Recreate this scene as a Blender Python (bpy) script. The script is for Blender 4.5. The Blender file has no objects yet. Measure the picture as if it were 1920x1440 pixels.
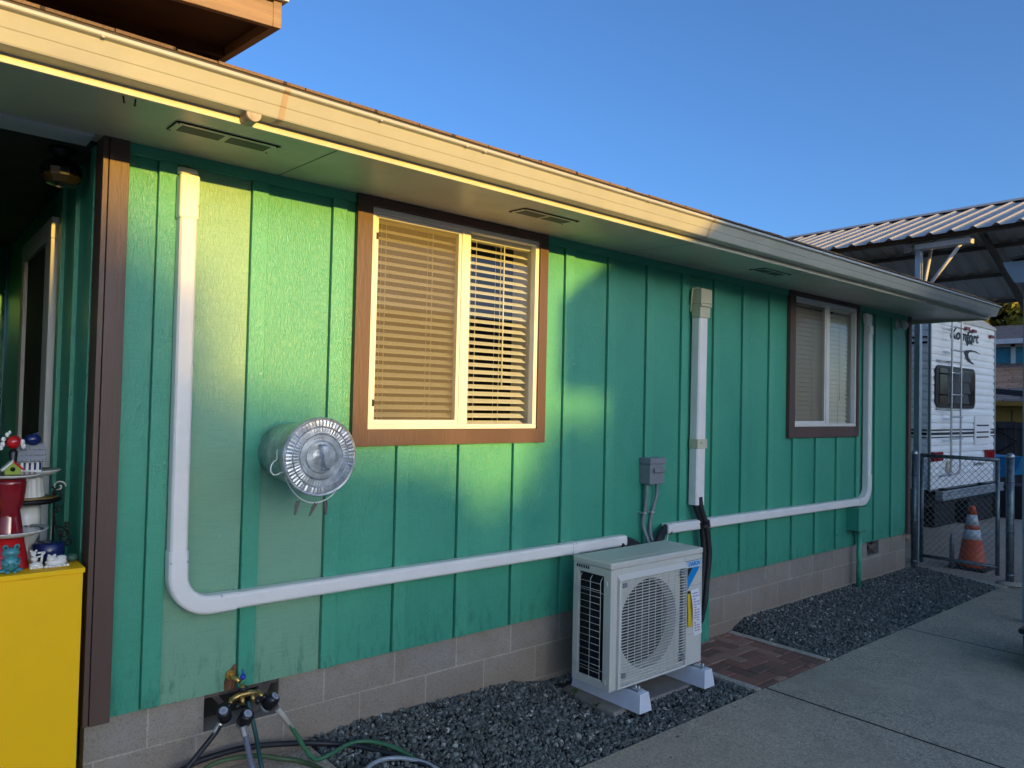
import bpy, math, random
import numpy as np
from mathutils import Vector, Matrix
rnd = random.Random(7)
R = math.radians
scene = bpy.context.scene
COL = scene.collection

# ------------------------------------------------------------------ camera
cam_d = bpy.data.cameras.new("camera"); cam = bpy.data.objects.new("camera", cam_d); COL.objects.link(cam)
fw = Vector((0.64719043, 0.76187517, 0.02628242)); rt = Vector((0.76156739, -0.64770011, 0.0223536)); up = Vector((-0.03405377, -0.0055488, 0.9994046))
M = Matrix((rt, up, -fw)).transposed().to_4x4(); M.translation = Vector((-0.871, -3.402, 1.328))
cam.matrix_world = M
cam_d.sensor_width = 36; cam_d.lens = 1388.7 / 1920 * 36
cam_d.clip_start = 0.05; cam_d.clip_end = 1500
scene.camera = cam
# ------------------------------------------------------------------ sky, sun, exposure
SUN_EL = 4.6
SUN_AZ = 180.0          # direction the light comes from, degrees clockwise from +y
w = bpy.data.worlds.new("World"); scene.world = w; w.use_nodes = True
nt = w.node_tree; bg = nt.nodes["Background"]
sky = nt.nodes.new("ShaderNodeTexSky"); sky.sky_type = 'NISHITA'; sky.sun_disc = False
sky.sun_elevation = R(SUN_EL); sky.sun_rotation = R(SUN_AZ)
sky.air_density = 0.6; sky.dust_density = 2.8; sky.ozone_density = 3.2
nt.links.new(sky.outputs[0], bg.inputs[0]); bg.inputs[1].default_value = 0.15
sl = bpy.data.lights.new("sun", 'SUN'); sl.energy = 2.0; sl.angle = R(0.5); sl.color = (1.0, 0.59, 0.10)
so = bpy.data.objects.new("sun", sl); COL.objects.link(so); so.location = (0, -20, 20)
az = R(SUN_AZ); el = R(SUN_EL)
sd = Vector((math.sin(az) * math.cos(el), math.cos(az) * math.cos(el), math.sin(el)))
so.rotation_euler = sd.to_track_quat('Z', 'Y').to_euler()
vs = scene.view_settings
vs.view_transform = 'Standard'; vs.look = 'None'; vs.gamma = 1; vs.use_curve_mapping = False
vs.exposure = 1.7
scene.cycles.max_bounces = 8; scene.cycles.transparent_max_bounces = 24; scene.cycles.sample_clamp_indirect = 6

# ------------------------------------------------------------------ helpers
def tag(o, label=None, cat=None, group=None, kind=None):
    if label: o["label"] = label
    if cat: o["category"] = cat
    if group: o["group"] = group
    if kind: o["kind"] = kind
    return o
def empty(name, loc, label, cat, group=None):
    o = bpy.data.objects.new(name, None); COL.objects.link(o); o.location = loc; o.empty_display_size = 0.1
    return tag(o, label, cat, group)
class MB:
    def __init__(s): s.v = []; s.f = []; s.sm = []
    def add(s, vs_, fs, smooth=False):
        n = len(s.v); s.v += [tuple(p) for p in vs_]
        for f in fs: s.f.append(tuple(i + n for i in f)); s.sm.append(smooth)
        return s
    def box(s, x0, x1, y0, y1, z0, z1):
        v = [(x0,y0,z0),(x1,y0,z0),(x1,y1,z0),(x0,y1,z0),(x0,y0,z1),(x1,y0,z1),(x1,y1,z1),(x0,y1,z1)]
        return s.add(v, [(0,3,2,1),(4,5,6,7),(0,1,5,4),(1,2,6,5),(2,3,7,6),(3,0,4,7)])
    def obox(s, c, size, rot):        # oriented box, rot = Matrix 3x3
        v = []
        for dz in (-1, 1):
            for dx, dy in ((-1,-1),(1,-1),(1,1),(-1,1)):
                v.append(Vector(c) + rot @ Vector((dx*size[0]/2, dy*size[1]/2, dz*size[2]/2)))
        return s.add(v, [(0,3,2,1),(4,5,6,7),(0,1,5,4),(1,2,6,5),(2,3,7,6),(3,0,4,7)])
    def prism(s, prof, ax, a0, a1, smooth=False):   # closed profile extruded along axis 0,1,2; other axes in cyclic order
        def P(a, q):
            return (a, q[0], q[1]) if ax == 0 else ((q[0], a, q[1]) if ax == 1 else (q[0], q[1], a))
        n = len(prof); v = [P(a0, q) for q in prof] + [P(a1, q) for q in prof]
        f = [(i, (i+1) % n, n + (i+1) % n, n + i) for i in range(n)] + [tuple(range(n))[::-1], tuple(range(n, 2*n))]
        return s.add(v, f, smooth)
    def tube(s, pts, r, n=10, caps=True, smooth=True, closed=False):
        pts = [Vector(p) for p in pts]; rr = r if isinstance(r, (list, tuple)) else [r] * len(pts)
        V = []; prev = None
        m = len(pts)
        for i, p in enumerate(pts):
            if closed: t = pts[(i+1) % m] - pts[i-1]
            else: t = (pts[min(i+1, m-1)] - pts[max(i-1, 0)])
            t.normalize()
            if prev is None:
                a = Vector((0,0,1)) if abs(t.z) < 0.9 else Vector((1,0,0))
                u = t.cross(a).normalized()
            else:
                u = (prev - t * prev.dot(t)).normalized()
            prev = u; b = t.cross(u)
            for k in range(n):
                an = 2*math.pi*k/n; V.append(p + (u*math.cos(an) + b*math.sin(an)) * rr[i])
        F = []
        for i in range(m if closed else m-1):
            j = (i+1) % m
            for k in range(n): F.append((i*n+k, i*n+(k+1) % n, j*n+(k+1) % n, j*n+k))
        base = len(s.v); s.add(V, F, smooth)
        if caps and not closed:
            s.f.append(tuple(base+k for k in range(n))[::-1]); s.sm.append(False)
            s.f.append(tuple(base+(m-1)*n+k for k in range(n))); s.sm.append(False)
        return s
    def lathe(s, prof, c, axis='z', n=32, smooth=True, closed=False):   # prof: (r, h)
        V = []
        for r, h in prof:
            for k in range(n):
                a = 2*math.pi*k/n; x = r*math.cos(a); y = r*math.sin(a)
                if axis == 'z': q = (x, y, h)
                elif axis == 'y': q = (x, h, -y)
                else: q = (h, x, y)
                V.append((c[0]+q[0], c[1]+q[1], c[2]+q[2]))
        m = len(prof); F = []
        for i in range(m if closed else m-1):
            j = (i+1) % m
            for k in range(n): F.append((i*n+k, i*n+(k+1) % n, j*n+(k+1) % n, j*n+k))
        base = len(s.v); s.add(V, F, smooth)
        if not closed:
            if prof[0][0] > 1e-5: s.f.append(tuple(base+k for k in range(n))[::-1]); s.sm.append(False)
            if prof[-1][0] > 1e-5: s.f.append(tuple(base+(m-1)*n+k for k in range(n))); s.sm.append(False)
        return s
    def ball(s, c, r, n=16, sc=(1,1,1), smooth=True):
        m = n//2; V = []; F = []
        for i in range(1, m):
            t = math.pi*i/m
            for k in range(n):
                a = 2*math.pi*k/n
                V.append((c[0]+r*sc[0]*math.sin(t)*math.cos(a), c[1]+r*sc[1]*math.sin(t)*math.sin(a), c[2]+r*sc[2]*math.cos(t)))
        V.append((c[0], c[1], c[2]+r*sc[2])); V.append((c[0], c[1], c[2]-r*sc[2]))
        for i in range(m-2):
            for k in range(n): F.append((i*n+k, (i+1)*n+k, (i+1)*n+(k+1) % n, i*n+(k+1) % n))
        T = len(V)-2
        for k in range(n): F.append((T, k, (k+1) % n)); F.append((T+1, (m-2)*n+(k+1) % n, (m-2)*n+k))
        return s.add(V, F, smooth)
    def jit(s, amt, seed=1):
        g = random.Random(seed); s.v = [(a+g.uniform(-amt, amt), b+g.uniform(-amt, amt), c+g.uniform(-amt, amt)) for a, b, c in s.v]; return s
    def split(s, name, mat, parent=None, **kw):
        """one object per connected piece"""
        p = list(range(len(s.v)))
        def find(a):
            while p[a] != a: p[a] = p[p[a]]; a = p[a]
            return a
        for f in s.f:
            for i in f[1:]: p[find(i)] = find(f[0])
        groups = {}
        for k, f in enumerate(s.f): groups.setdefault(find(f[0]), []).append(k)
        out = []
        for ks in groups.values():
            m = MB(); mp = {}
            for k in ks:
                for i in s.f[k]:
                    if i not in mp: mp[i] = len(m.v); m.v.append(s.v[i])
                m.f.append(tuple(mp[i] for i in s.f[k])); m.sm.append(s.sm[k])
            out.append(m.build(name, mat, parent, **kw))
        return out
    def build(s, name, mat, parent=None, bevel=0, seg=2, loc=None, subsurf=0):
        me = bpy.data.meshes.new(name); v = s.v; off = Vector((0, 0, 0))
        if parent is None:
            a = np.array(v); off = Vector(((a[:,0].min()+a[:,0].max())/2, (a[:,1].min()+a[:,1].max())/2, a[:,2].min())) if loc is None else Vector(loc)
            v = [(p[0]-off.x, p[1]-off.y, p[2]-off.z) for p in v]
        me.from_pydata(v, [], s.f); me.update()
        me.polygons.foreach_set("use_smooth", s.sm)
        me.materials.append(mat)
        import bmesh
        bm = bmesh.new(); bm.from_mesh(me); bmesh.ops.recalc_face_normals(bm, faces=bm.faces); bm.to_mesh(me); bm.free()
        o = bpy.data.objects.new(name, me); COL.objects.link(o)
        if parent is not None: attach(o, parent)
        else: o.location = off
        if bevel:
            m = o.modifiers.new("bevel", 'BEVEL'); m.width = bevel; m.segments = seg; m.limit_method = 'ANGLE'; m.angle_limit = R(40)
        if subsurf:
            m = o.modifiers.new("sub", 'SUBSURF'); m.levels = subsurf; m.render_levels = subsurf
        return o
def attach(o, parent):
    o.parent = parent
    L = Vector((0, 0, 0)); q = parent
    while q: L += q.location; q = q.parent
    o.location = -L            # mesh coordinates are world coordinates; nested offsets cancel
def fix(o):                    # a part whose parent is itself a part at world origin
    return o
def spline(pts, n=8):
    P = [Vector(p) for p in pts]; P = [P[0]*2-P[1]] + P + [P[-1]*2-P[-2]]; out = []
    for i in range(1, len(P)-2):
        for k in range(n):
            t = k/n
            out.append(0.5*((2*P[i]) + (-P[i-1]+P[i+1])*t + (2*P[i-1]-5*P[i]+4*P[i+1]-P[i+2])*t*t + (-P[i-1]+3*P[i]-3*P[i+1]+P[i+2])*t**3))
    out.append(P[-2]); return out
def wall_holes(mb, x0, x1, z0, z1, y0, y1, holes):
    xs = x0
    for hx0, hx1, hz0, hz1 in sorted(holes):
        mb.box(xs, hx0, y0, y1, z0, z1)
        if hz0 > z0: mb.box(hx0, hx1, y0, y1, z0, hz0)
        if hz1 < z1: mb.box(hx0, hx1, y0, y1, hz1, z1)
        xs = hx1
    mb.box(xs, x1, y0, y1, z0, z1); return mb
def textmesh(name, body, size, mat, parent, pos, xdir=(1,0,0), ydir=(0,0,1), thick=0.0012, xs=1.0, shear=0, bold=0):
    cu = bpy.data.curves.new(name, 'FONT'); cu.body = body; cu.size = size; cu.extrude = thick/2; cu.shear = shear; cu.offset = bold
    cu.align_x = 'CENTER'; cu.align_y = 'CENTER'
    t = bpy.data.objects.new(name, cu); COL.objects.link(t)
    me = bpy.data.meshes.new_from_object(t.evaluated_get(bpy.context.evaluated_depsgraph_get()))
    bpy.data.objects.remove(t); bpy.data.curves.remove(cu)
    X = Vector(xdir)*xs; Y = Vector(ydir); Z = Vector(xdir).cross(Y)
    for v in me.vertices: v.co = Vector(pos) + X*v.co.x + Y*v.co.y + Z*v.co.z
    me.materials.clear(); me.materials.append(mat)
    o = bpy.data.objects.new(name, me); COL.objects.link(o); attach(o, parent); return o

# ------------------------------------------------------------------ materials
def N(t, typ, **kw):
    n = t.nodes.new(typ)
    for k, v in kw.items():
        if k.startswith('i_'):
            key = k[2:]; key = int(key) if key.isdigit() else key.replace('_', ' ')
            n.inputs[key].default_value = v
        else: setattr(n, k, v)
    return n
def ramp(t, src, stops):
    r = t.nodes.new("ShaderNodeValToRGB"); t.links.new(src, r.inputs[0])
    e = r.color_ramp.elements
    while len(e) < len(stops): e.new(0.5)
    for i, (p, c) in enumerate(stops):
        e[i].position = p; e[i].color = (c[0], c[1], c[2], 1) if hasattr(c, '__len__') else (c, c, c, 1)
    return r.outputs[0]
def coords(t, sc=(1,1,1), use='Object'):
    tc = t.nodes.new("ShaderNodeTexCoord"); mp = t.nodes.new("ShaderNodeMapping")
    mp.inputs['Scale'].default_value = sc; t.links.new(tc.outputs[use], mp.inputs[0]); return mp.outputs[0]
def noise(t, vec, scale, detail=4, rough=0.55, dist=0):
    n = N(t, "ShaderNodeTexNoise", i_Scale=scale, i_Detail=detail, i_Roughness=rough, i_Distortion=dist)
    if vec is not None: t.links.new(vec, n.inputs['Vector'])
    return n.outputs[0]
def mix(t, fac, a, b, mode='MIX'):
    m = t.nodes.new("ShaderNodeMix"); m.data_type = 'RGBA'; m.blend_type = mode
    for s_, v in ((m.inputs[0], fac), (m.inputs[6], a), (m.inputs[7], b)):
        if isinstance(v, (int, float)): s_.default_value = v
        elif isinstance(v, (tuple, list)): s_.default_value = (v[0], v[1], v[2], 1)
        else: t.links.new(v, s_)
    return m.outputs[2]
def math_(t, op, a, b=0.0, clamp=False):
    m = t.nodes.new("ShaderNodeMath"); m.operation = op; m.use_clamp = clamp
    for s_, v in ((m.inputs[0], a), (m.inputs[1], b)):
        if isinstance(v, (int, float)): s_.default_value = v
        else: t.links.new(v, s_)
    return m.outputs[0]
def newmat(name):
    m = bpy.data.materials.new(name); m.use_nodes = True; t = m.node_tree
    return m, t, t.nodes["Principled BSDF"]
def bump(t, p, h, strength=0.3, dist=0.005, prev=None):
    b = N(t, "ShaderNodeBump", i_Strength=strength, i_Distance=dist); t.links.new(h, b.inputs['Height'])
    if prev is not None: t.links.new(prev, b.inputs['Normal'])
    t.links.new(b.outputs[0], p.inputs['Normal']); return b.outputs[0]
_m = {}
def M_(name, c, rough=0.5, metal=0.0, var=0.12, vs_=6.0, bs=0.0, bsc=60.0, spec=0.5, stretch=(1,1,1), dirt=0.0, coat=0):
    if name in _m: return _m[name]
    m, t, p = newmat(name); vec = coords(t, stretch)
    n = noise(t, vec, vs_, 5)
    lo = [x*(1-var) for x in c]; hi = [min(1, x*(1+var)) for x in c]
    col = ramp(t, n, [(0.3, lo), (0.7, hi)])
    if dirt:
        n2 = noise(t, vec, 2.3, 8, 0.7); col = mix(t, ramp(t, n2, [(0.45, 0.0), (0.75, dirt)]), col, (0.10, 0.08, 0.055))
    t.links.new(col, p.inputs['Base Color'])
    n3 = noise(t, vec, vs_*4, 3)
    rr = t.nodes.new("ShaderNodeMapRange"); t.links.new(n3, rr.inputs[0]); rr.inputs[3].default_value = max(0.02, rough-0.08); rr.inputs[4].default_value = min(1, rough+0.1)
    t.links.new(rr.outputs[0], p.inputs['Roughness'])
    p.inputs['Metallic'].default_value = metal; p.inputs['Specular IOR Level'].default_value = spec
    if coat: p.inputs['Coat Weight'].default_value = coat
    if bs: bump(t, p, noise(t, vec, bsc, 5), bs, 0.004)
    _m[name] = m; return m

def siding_mat(name, base, dark, muted=None):
    m, t, p = newmat(name)
    tc = t.nodes.new("ShaderNodeTexCoord"); sep = t.nodes.new("ShaderNodeSeparateXYZ"); t.links.new(tc.outputs['Object'], sep.inputs[0])
    vg = coords(t, (1, 1, 0.30)); vsaw = coords(t, (0.22, 0.22, 5.0))
    grain = noise(t, vg, 115, 5, 0.62, 1.1)
    saw = noise(t, vsaw, 40, 3, 0.6, 0.4)
    big = noise(t, coords(t, (1, 1, .6)), 1.7, 6, 0.6)
    col = mix(t, ramp(t, big, [(0.3, 0.0), (0.72, 1.0)]), dark, base)
    col = mix(t, ramp(t, grain, [(0.32, 0.22), (0.5, 0.0)]), col, tuple(x*0.55 for x in base))
    scuff = noise(t, coords(t, (1, 1, .35)), 14, 9, 0.75)
    col = mix(t, ramp(t, scuff, [(0.63, 0.0), (0.74, 0.35)]), col, tuple(min(1, x*1.6+0.05) for x in base))
    if muted:
        # the two leftmost bays were touched up with a greyer paint
        nz = noise(t, vg, 3, 3)
        xx = math_(t, 'ADD', sep.outputs[0], math_(t, 'MULTIPLY', math_(t, 'SUBTRACT', nz, 0.5), 0.05))
        bay0 = math_(t, 'MULTIPLY', math_(t, 'GREATER_THAN', xx, 0.068), math_(t, 'LESS_THAN', xx, 0.400))
        zr = t.nodes.new("ShaderNodeMapRange"); t.links.new(sep.outputs[2], zr.inputs[0]); zr.inputs[1].default_value = 1.25; zr.inputs[2].default_value = 0.75; zr.inputs[3].default_value = 0; zr.inputs[4].default_value = 1
        bay1 = math_(t, 'MULTIPLY', math_(t, 'MULTIPLY', math_(t, 'GREATER_THAN', xx, 0.470), math_(t, 'LESS_THAN', xx, 0.818)), zr.outputs[0])
        k = math_(t, 'MULTIPLY', math_(t, 'ADD', bay0, bay1, True), 0.85)
        col = mix(t, k, col, muted)
    # dirt wicked up from the bottom edge (splash)
    zr2 = t.nodes.new("ShaderNodeMapRange"); t.links.new(sep.outputs[2], zr2.inputs[0]); zr2.inputs[1].default_value = 0.28; zr2.inputs[2].default_value = 0.0; zr2.inputs[3].default_value = 0; zr2.inputs[4].default_value = 1
    sp = math_(t, 'MULTIPLY', zr2.outputs[0], ramp(t, noise(t, vg, 26, 7, .7), [(0.5, 0.0), (0.68, 0.75)]))
    col = mix(t, sp, col, tuple(x*0.42 for x in dark))
    col = mix(t, ramp(t, saw, [(0.34, 0.18), (0.5, 0.0)]), col, tuple(x*0.6 for x in dark))
    vc = N(t, "ShaderNodeTexVoronoi", i_Scale=7.0); t.links.new(coords(t, (1, .2, .8)), vc.inputs['Vector'])
    ch = math_(t, 'MULTIPLY', math_(t, 'LESS_THAN', vc.outputs['Distance'], 0.045), math_(t, 'GREATER_THAN', noise(t, vg, 60, 5, .8), 0.52))
    col = mix(t, math_(t, 'MULTIPLY', ch, .8), col, (.55, .60, .52))
    nl_ = N(t, "ShaderNodeTexVoronoi", i_Scale=4.0); t.links.new(coords(t, (1, .2, 1.1)), nl_.inputs['Vector'])
    col = mix(t, math_(t, 'LESS_THAN', nl_.outputs['Distance'], 0.013), col, tuple(x*.3 for x in dark))
    t.links.new(col, p.inputs['Base Color'])
    p.inputs['Roughness'].default_value = 0.45; p.inputs['Specular IOR Level'].default_value = 0.55
    t.links.new(ramp(t, big, [(0.3, 0.27), (0.7, 0.40)]), p.inputs['Roughness'])
    b1 = bump(t, p, grain, 0.85, 0.0045); bump(t, p, saw, 0.4, 0.0022, b1)
    return m
GREEN = siding_mat("green_siding_paint", (0.068, 0.385, 0.245), (0.040, 0.300, 0.205), (0.225, 0.42, 0.275))
GREEN2 = siding_mat("green_batten_paint", (0.075, 0.40, 0.255), (0.050, 0.330, 0.220))
BROWN = M_("brown_trim_paint", (0.098, 0.056, 0.045), 0.5, var=.2, vs_=4, bs=.5, bsc=70, stretch=(1,1,.2))
CREAM = M_("cream_paint", (0.58, 0.57, 0.46), 0.45, var=.05, vs_=3, dirt=.25)
SOFFIT = M_("cream_soffit_paint", (0.50, 0.45, 0.37), 0.38, var=.10, vs_=2.2, bs=.12, bsc=30, dirt=.3)
GUTTER = M_("cream_gutter_enamel", (0.42, 0.42, 0.36), 0.32, var=.05, vs_=2.5, dirt=.18)
DUCT = M_("white_vinyl_duct", (0.86, 0.83, 0.79), 0.35, var=.03, vs_=9, dirt=.10)
IVORY = M_("aged_ivory_plastic", (0.60, 0.57, 0.40), 0.45, var=.06, vs_=8)
BLACKFOAM = M_("black_foam_insulation", (0.012, 0.012, 0.014), 0.55, var=.4, vs_=30, bs=.5, bsc=50)
FRAMEW = M_("white_window_vinyl", (0.74, 0.73, 0.68), 0.35, var=.04, dirt=.12)
SLAT = M_("cream_blind_slat", (0.80, 0.76, 0.64), 0.5, var=.04)
GALV = M_("galvanized_steel", (0.55, 0.58, 0.60), 0.42, .92, var=.28, vs_=26, bs=.10, bsc=16, dirt=.25)
GALVD = M_("weathered_galvanized_pipe", (0.20, 0.235, 0.26), 0.45, 0.75, var=.3, vs_=20)
WIRE = M_("galvanized_wire", (0.30, 0.29, 0.27), 0.4, 0.7, var=.2)
STEEL = M_("zinc_plated_steel", (0.55, 0.57, 0.60), 0.35, 0.8, var=.15)
GREYP = M_("grey_electrical_plastic", (0.20, 0.215, 0.24), 0.5, var=.08, vs_=20)
ACBODY = M_("putty_enamel", (0.60, 0.59, 0.53), 0.33, var=.03, vs_=3, dirt=.06)
ACGRILL = M_("grey_putty_plastic", (0.62, 0.61, 0.55), 0.45, var=.03)
ACDARK = M_("black_coil_fins", (0.012, 0.015, 0.022), 0.5, var=.4, vs_=40)
FANBL = M_("dark_fan_plastic", (0.03, 0.03, 0.045), 0.4, var=.2)
ASHADOW = M_("shade_and_seam_black", (0.02, 0.018, 0.016), 0.8, var=.2)  # near-black standing for shade in recesses and gaps, also the seam colour
FOOT = M_("white_plastic_riser", (0.66, 0.70, 0.78), 0.5, var=.05, vs_=12, dirt=.15)
PAD = M_("weathered_pad_concrete", (0.27, 0.25, 0.22), 0.9, var=.25, vs_=9, bs=.5, bsc=90, dirt=.4)
BLUE = M_("bright_blue_decal", (0.0, 0.24, 0.62), 0.4, var=.03)
BLACK = M_("black_plastic", (0.010, 0.010, 0.012), 0.35, var=.3)
DECALK = M_("black_decal", (0.012, 0.013, 0.02), 0.5, var=.2)
PALEB = M_("pale_blue_decal", (0.45, 0.60, 0.72), 0.5, var=.03)
YELLOWL = M_("yellow_warning_label", (0.72, 0.50, 0.02), 0.5, var=.06)
PAPER = M_("white_paper_tag", (0.78, 0.78, 0.82), 0.7, var=.04)
INK = M_("faded_red_ink", (0.50, 0.20, 0.26), 0.7, var=.2)
INKB = M_("faded_blue_ink", (0.30, 0.32, 0.50), 0.7, var=.2)
YCAB = M_("yellow_cabinet_enamel", (0.97, 0.55, 0.004), 0.55, var=.03, vs_=2, dirt=.05, spec=.25)
BRASS = M_("brass", (0.55, 0.36, 0.12), 0.35, 0.9, var=.2, vs_=40)
RED = M_("glossy_red_glaze", (0.50, 0.012, 0.016), 0.12, var=.15, vs_=5, coat=.5)
REDG = M_("dark_red_glass", (0.22, 0.008, 0.014), 0.08, var=.2, vs_=5, coat=.6)
WHITEC = M_("white_ceramic", (0.70, 0.70, 0.66), 0.22, var=.05)
GREYC = M_("grey_scalloped_ceramic", (0.26, 0.28, 0.31), 0.35, var=.1)
TEALC = M_("teal_glaze", (0.06, 0.26, 0.29), 0.3, var=.12, vs_=18)
LIME = M_("lime_paint", (0.24, 0.36, 0.03), 0.45, var=.08)
NAVY = M_("navy_glaze", (0.01, 0.02, 0.10), 0.2, var=.2)
IRON = M_("black_wrought_iron", (0.010, 0.010, 0.012), 0.45, .3, var=.3)
WOODPEG = M_("weathered_clothespin_wood", (0.17, 0.15, 0.13), 0.8, var=.25)
CEDAR = M_("brown_cedar", (0.27, 0.175, 0.105), 0.7, var=.30, vs_=10, bs=1.0, bsc=60, stretch=(.05, .05, 1.6))  # even cedar brown for beams and posts
CEDARD = M_("dark_brown_plywood", (0.055, 0.022, 0.010), 0.8, var=.5, vs_=3)  # underside and joists, darker than the beams
ORANGE = M_("orange_cone_vinyl", (0.62, 0.085, 0.016), 0.5, var=.1, dirt=.25)
REFL = M_("white_reflective_band", (0.62, 0.66, 0.70), 0.4, var=.08)
RUBBER = M_("black_rubber", (0.015, 0.015, 0.016), 0.8, var=.3)
RVW = M_("white_ribbed_aluminium", (0.86, 0.90, 0.92), 0.38, var=.04, vs_=2, dirt=.10)
RVTRIM = M_("satin_aluminium_trim", (0.42, 0.45, 0.48), 0.35, .7)
REDLENS = M_("red_lens", (0.26, 0.01, 0.015), 0.15, var=.15)
TARP = M_("blue_tarp", (0.0, 0.17, 0.36), 0.5, var=.2)
FENCEW = M_("old_dark_fence_wood", (0.045, 0.036, 0.032), 0.85, var=.4, vs_=12, stretch=(1,1,.1), bs=.4, bsc=40)
TEALW = M_("teal_board_wall", (0.03, 0.20, 0.27), 0.6, var=.1)
MUSTARD = M_("mustard_paint", (0.36, 0.19, 0.02), 0.6, var=.1)
WHITEP = M_("white_house_paint", (0.55, 0.56, 0.57), 0.6, var=.08)
HWALL = M_("tan_stucco", (0.28, 0.23, 0.17), 0.9, var=.12, bs=.4, bsc=80)
DARKP = M_("dark_brown_fascia_paint", (0.028, 0.02, 0.018), 0.6, var=.2)
BARK = M_("bark", (0.075, 0.05, 0.035), 0.95, var=.35, vs_=10, bs=.8, bsc=20, stretch=(1,1,.25))
DEADLEAF = M_("dry_tan_leaf", (0.40, 0.20, 0.07), 0.7, var=.3)
COPPER = M_("bare_weathered_wood", (0.16, 0.07, 0.03), 0.85, var=.5, vs_=30, stretch=(1,1,.15), bs=.6, bsc=60)

def glass_mat(name, tint=(1,1,1), rough=0.0):
    m, t, p = newmat(name); out = t.nodes["Material Output"]; t.nodes.remove(p)
    fr = N(t, "ShaderNodeFresnel", i_IOR=1.52); tr = t.nodes.new("ShaderNodeBsdfTransparent"); tr.inputs[0].default_value = (*tint, 1)
    gl = t.nodes.new("ShaderNodeBsdfGlossy"); gl.inputs['Roughness'].default_value = rough
    mx = t.nodes.new("ShaderNodeMixShader")
    ge = t.nodes.new("ShaderNodeNewGeometry")
    k = math_(t, 'MULTIPLY', math_(t, 'MULTIPLY', fr.outputs[0], 1.5, True), math_(t, 'SUBTRACT', 1.0, ge.outputs['Backfacing']))
    t.links.new(k, mx.inputs[0]); t.links.new(tr.outputs[0], mx.inputs[1]); t.links.new(gl.outputs[0], mx.inputs[2]); t.links.new(mx.outputs[0], out.inputs[0])
    return m
GLASS = glass_mat("window_glass", (0.93, 0.95, 0.94))
GLASSD = glass_mat("dark_tinted_glass", (0.12, 0.13, 0.14))
def screen_mat():
    m, t, p = newmat("insect_screen"); out = t.nodes["Material Output"]
    tr = t.nodes.new("ShaderNodeBsdfTransparent"); mx = t.nodes.new("ShaderNodeMixShader")
    p.inputs['Base Color'].default_value = (0.20, 0.17, 0.12, 1); p.inputs['Roughness'].default_value = .7
    mx.inputs[0].default_value = 0.28
    t.links.new(tr.outputs[0], mx.inputs[1]); t.links.new(p.outputs[0], mx.inputs[2]); t.links.new(mx.outputs[0], out.inputs[0]); return m
SCREEN = screen_mat()

def concrete_mat(name, base, lo):
    m, t, p = newmat(name); v = coords(t)
    n1 = noise(t, v, 0.7, 8, 0.62, .3); n2 = noise(t, v, 130, 4, 0.8); n3 = noise(t, v, 5, 9, 0.75, .6); n4 = noise(t, v, 45, 6, .75)
    col = ramp(t, n1, [(0.32, lo), (0.66, base)])
    col = mix(t, ramp(t, n3, [(0.36, 0.45), (0.56, 0.0)]), col, tuple(x*0.62 for x in lo))
    col = mix(t, ramp(t, n4, [(0.40, 0.40), (0.52, 0.0)]), col, tuple(x*0.55 for x in lo))
    spk = N(t, "ShaderNodeTexVoronoi", i_Scale=95.0); t.links.new(v, spk.inputs['Vector'])
    sc_ = t.nodes.new("ShaderNodeSeparateColor"); t.links.new(spk.outputs['Color'], sc_.inputs[0])
    peb = ramp(t, sc_.outputs[0], [(0.0, (.07, .07, .07)), (0.45, lo), (0.8, base), (1.0, tuple(min(.8, x*1.55) for x in base))])
    wear = ramp(t, noise(t, v, 1.1, 5, .6), [(0.38, 0.15), (0.60, 0.80)])
    col = mix(t, math_(t, 'MULTIPLY', wear, ramp(t, spk.outputs['Distance'], [(0.25, 1.0), (0.5, 0.25)])), col, peb)
    col = mix(t, ramp(t, n2, [(0.38, 0.6), (0.5, 0.0)]), col, tuple(x*0.4 for x in lo))
    crk = N(t, "ShaderNodeTexVoronoi", feature='DISTANCE_TO_EDGE', i_Scale=0.42); t.links.new(v, crk.inputs['Vector'])
    t.links.new(col, p.inputs['Base Color']); p.inputs['Roughness'].default_value = 0.9; p.inputs['Specular IOR Level'].default_value = .25
    b = bump(t, p, spk.outputs['Distance'], 0.5, 0.003); b = bump(t, p, n2, 0.6, 0.002, b); bump(t, p, n3, 0.3, 0.004, b)
    return m
CONC = concrete_mat("driveway_concrete", (0.60, 0.50, 0.38), (0.44, 0.375, 0.29))
CONC2 = concrete_mat("edging_concrete", (0.62, 0.55, 0.45), (0.46, 0.41, 0.34))

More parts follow.
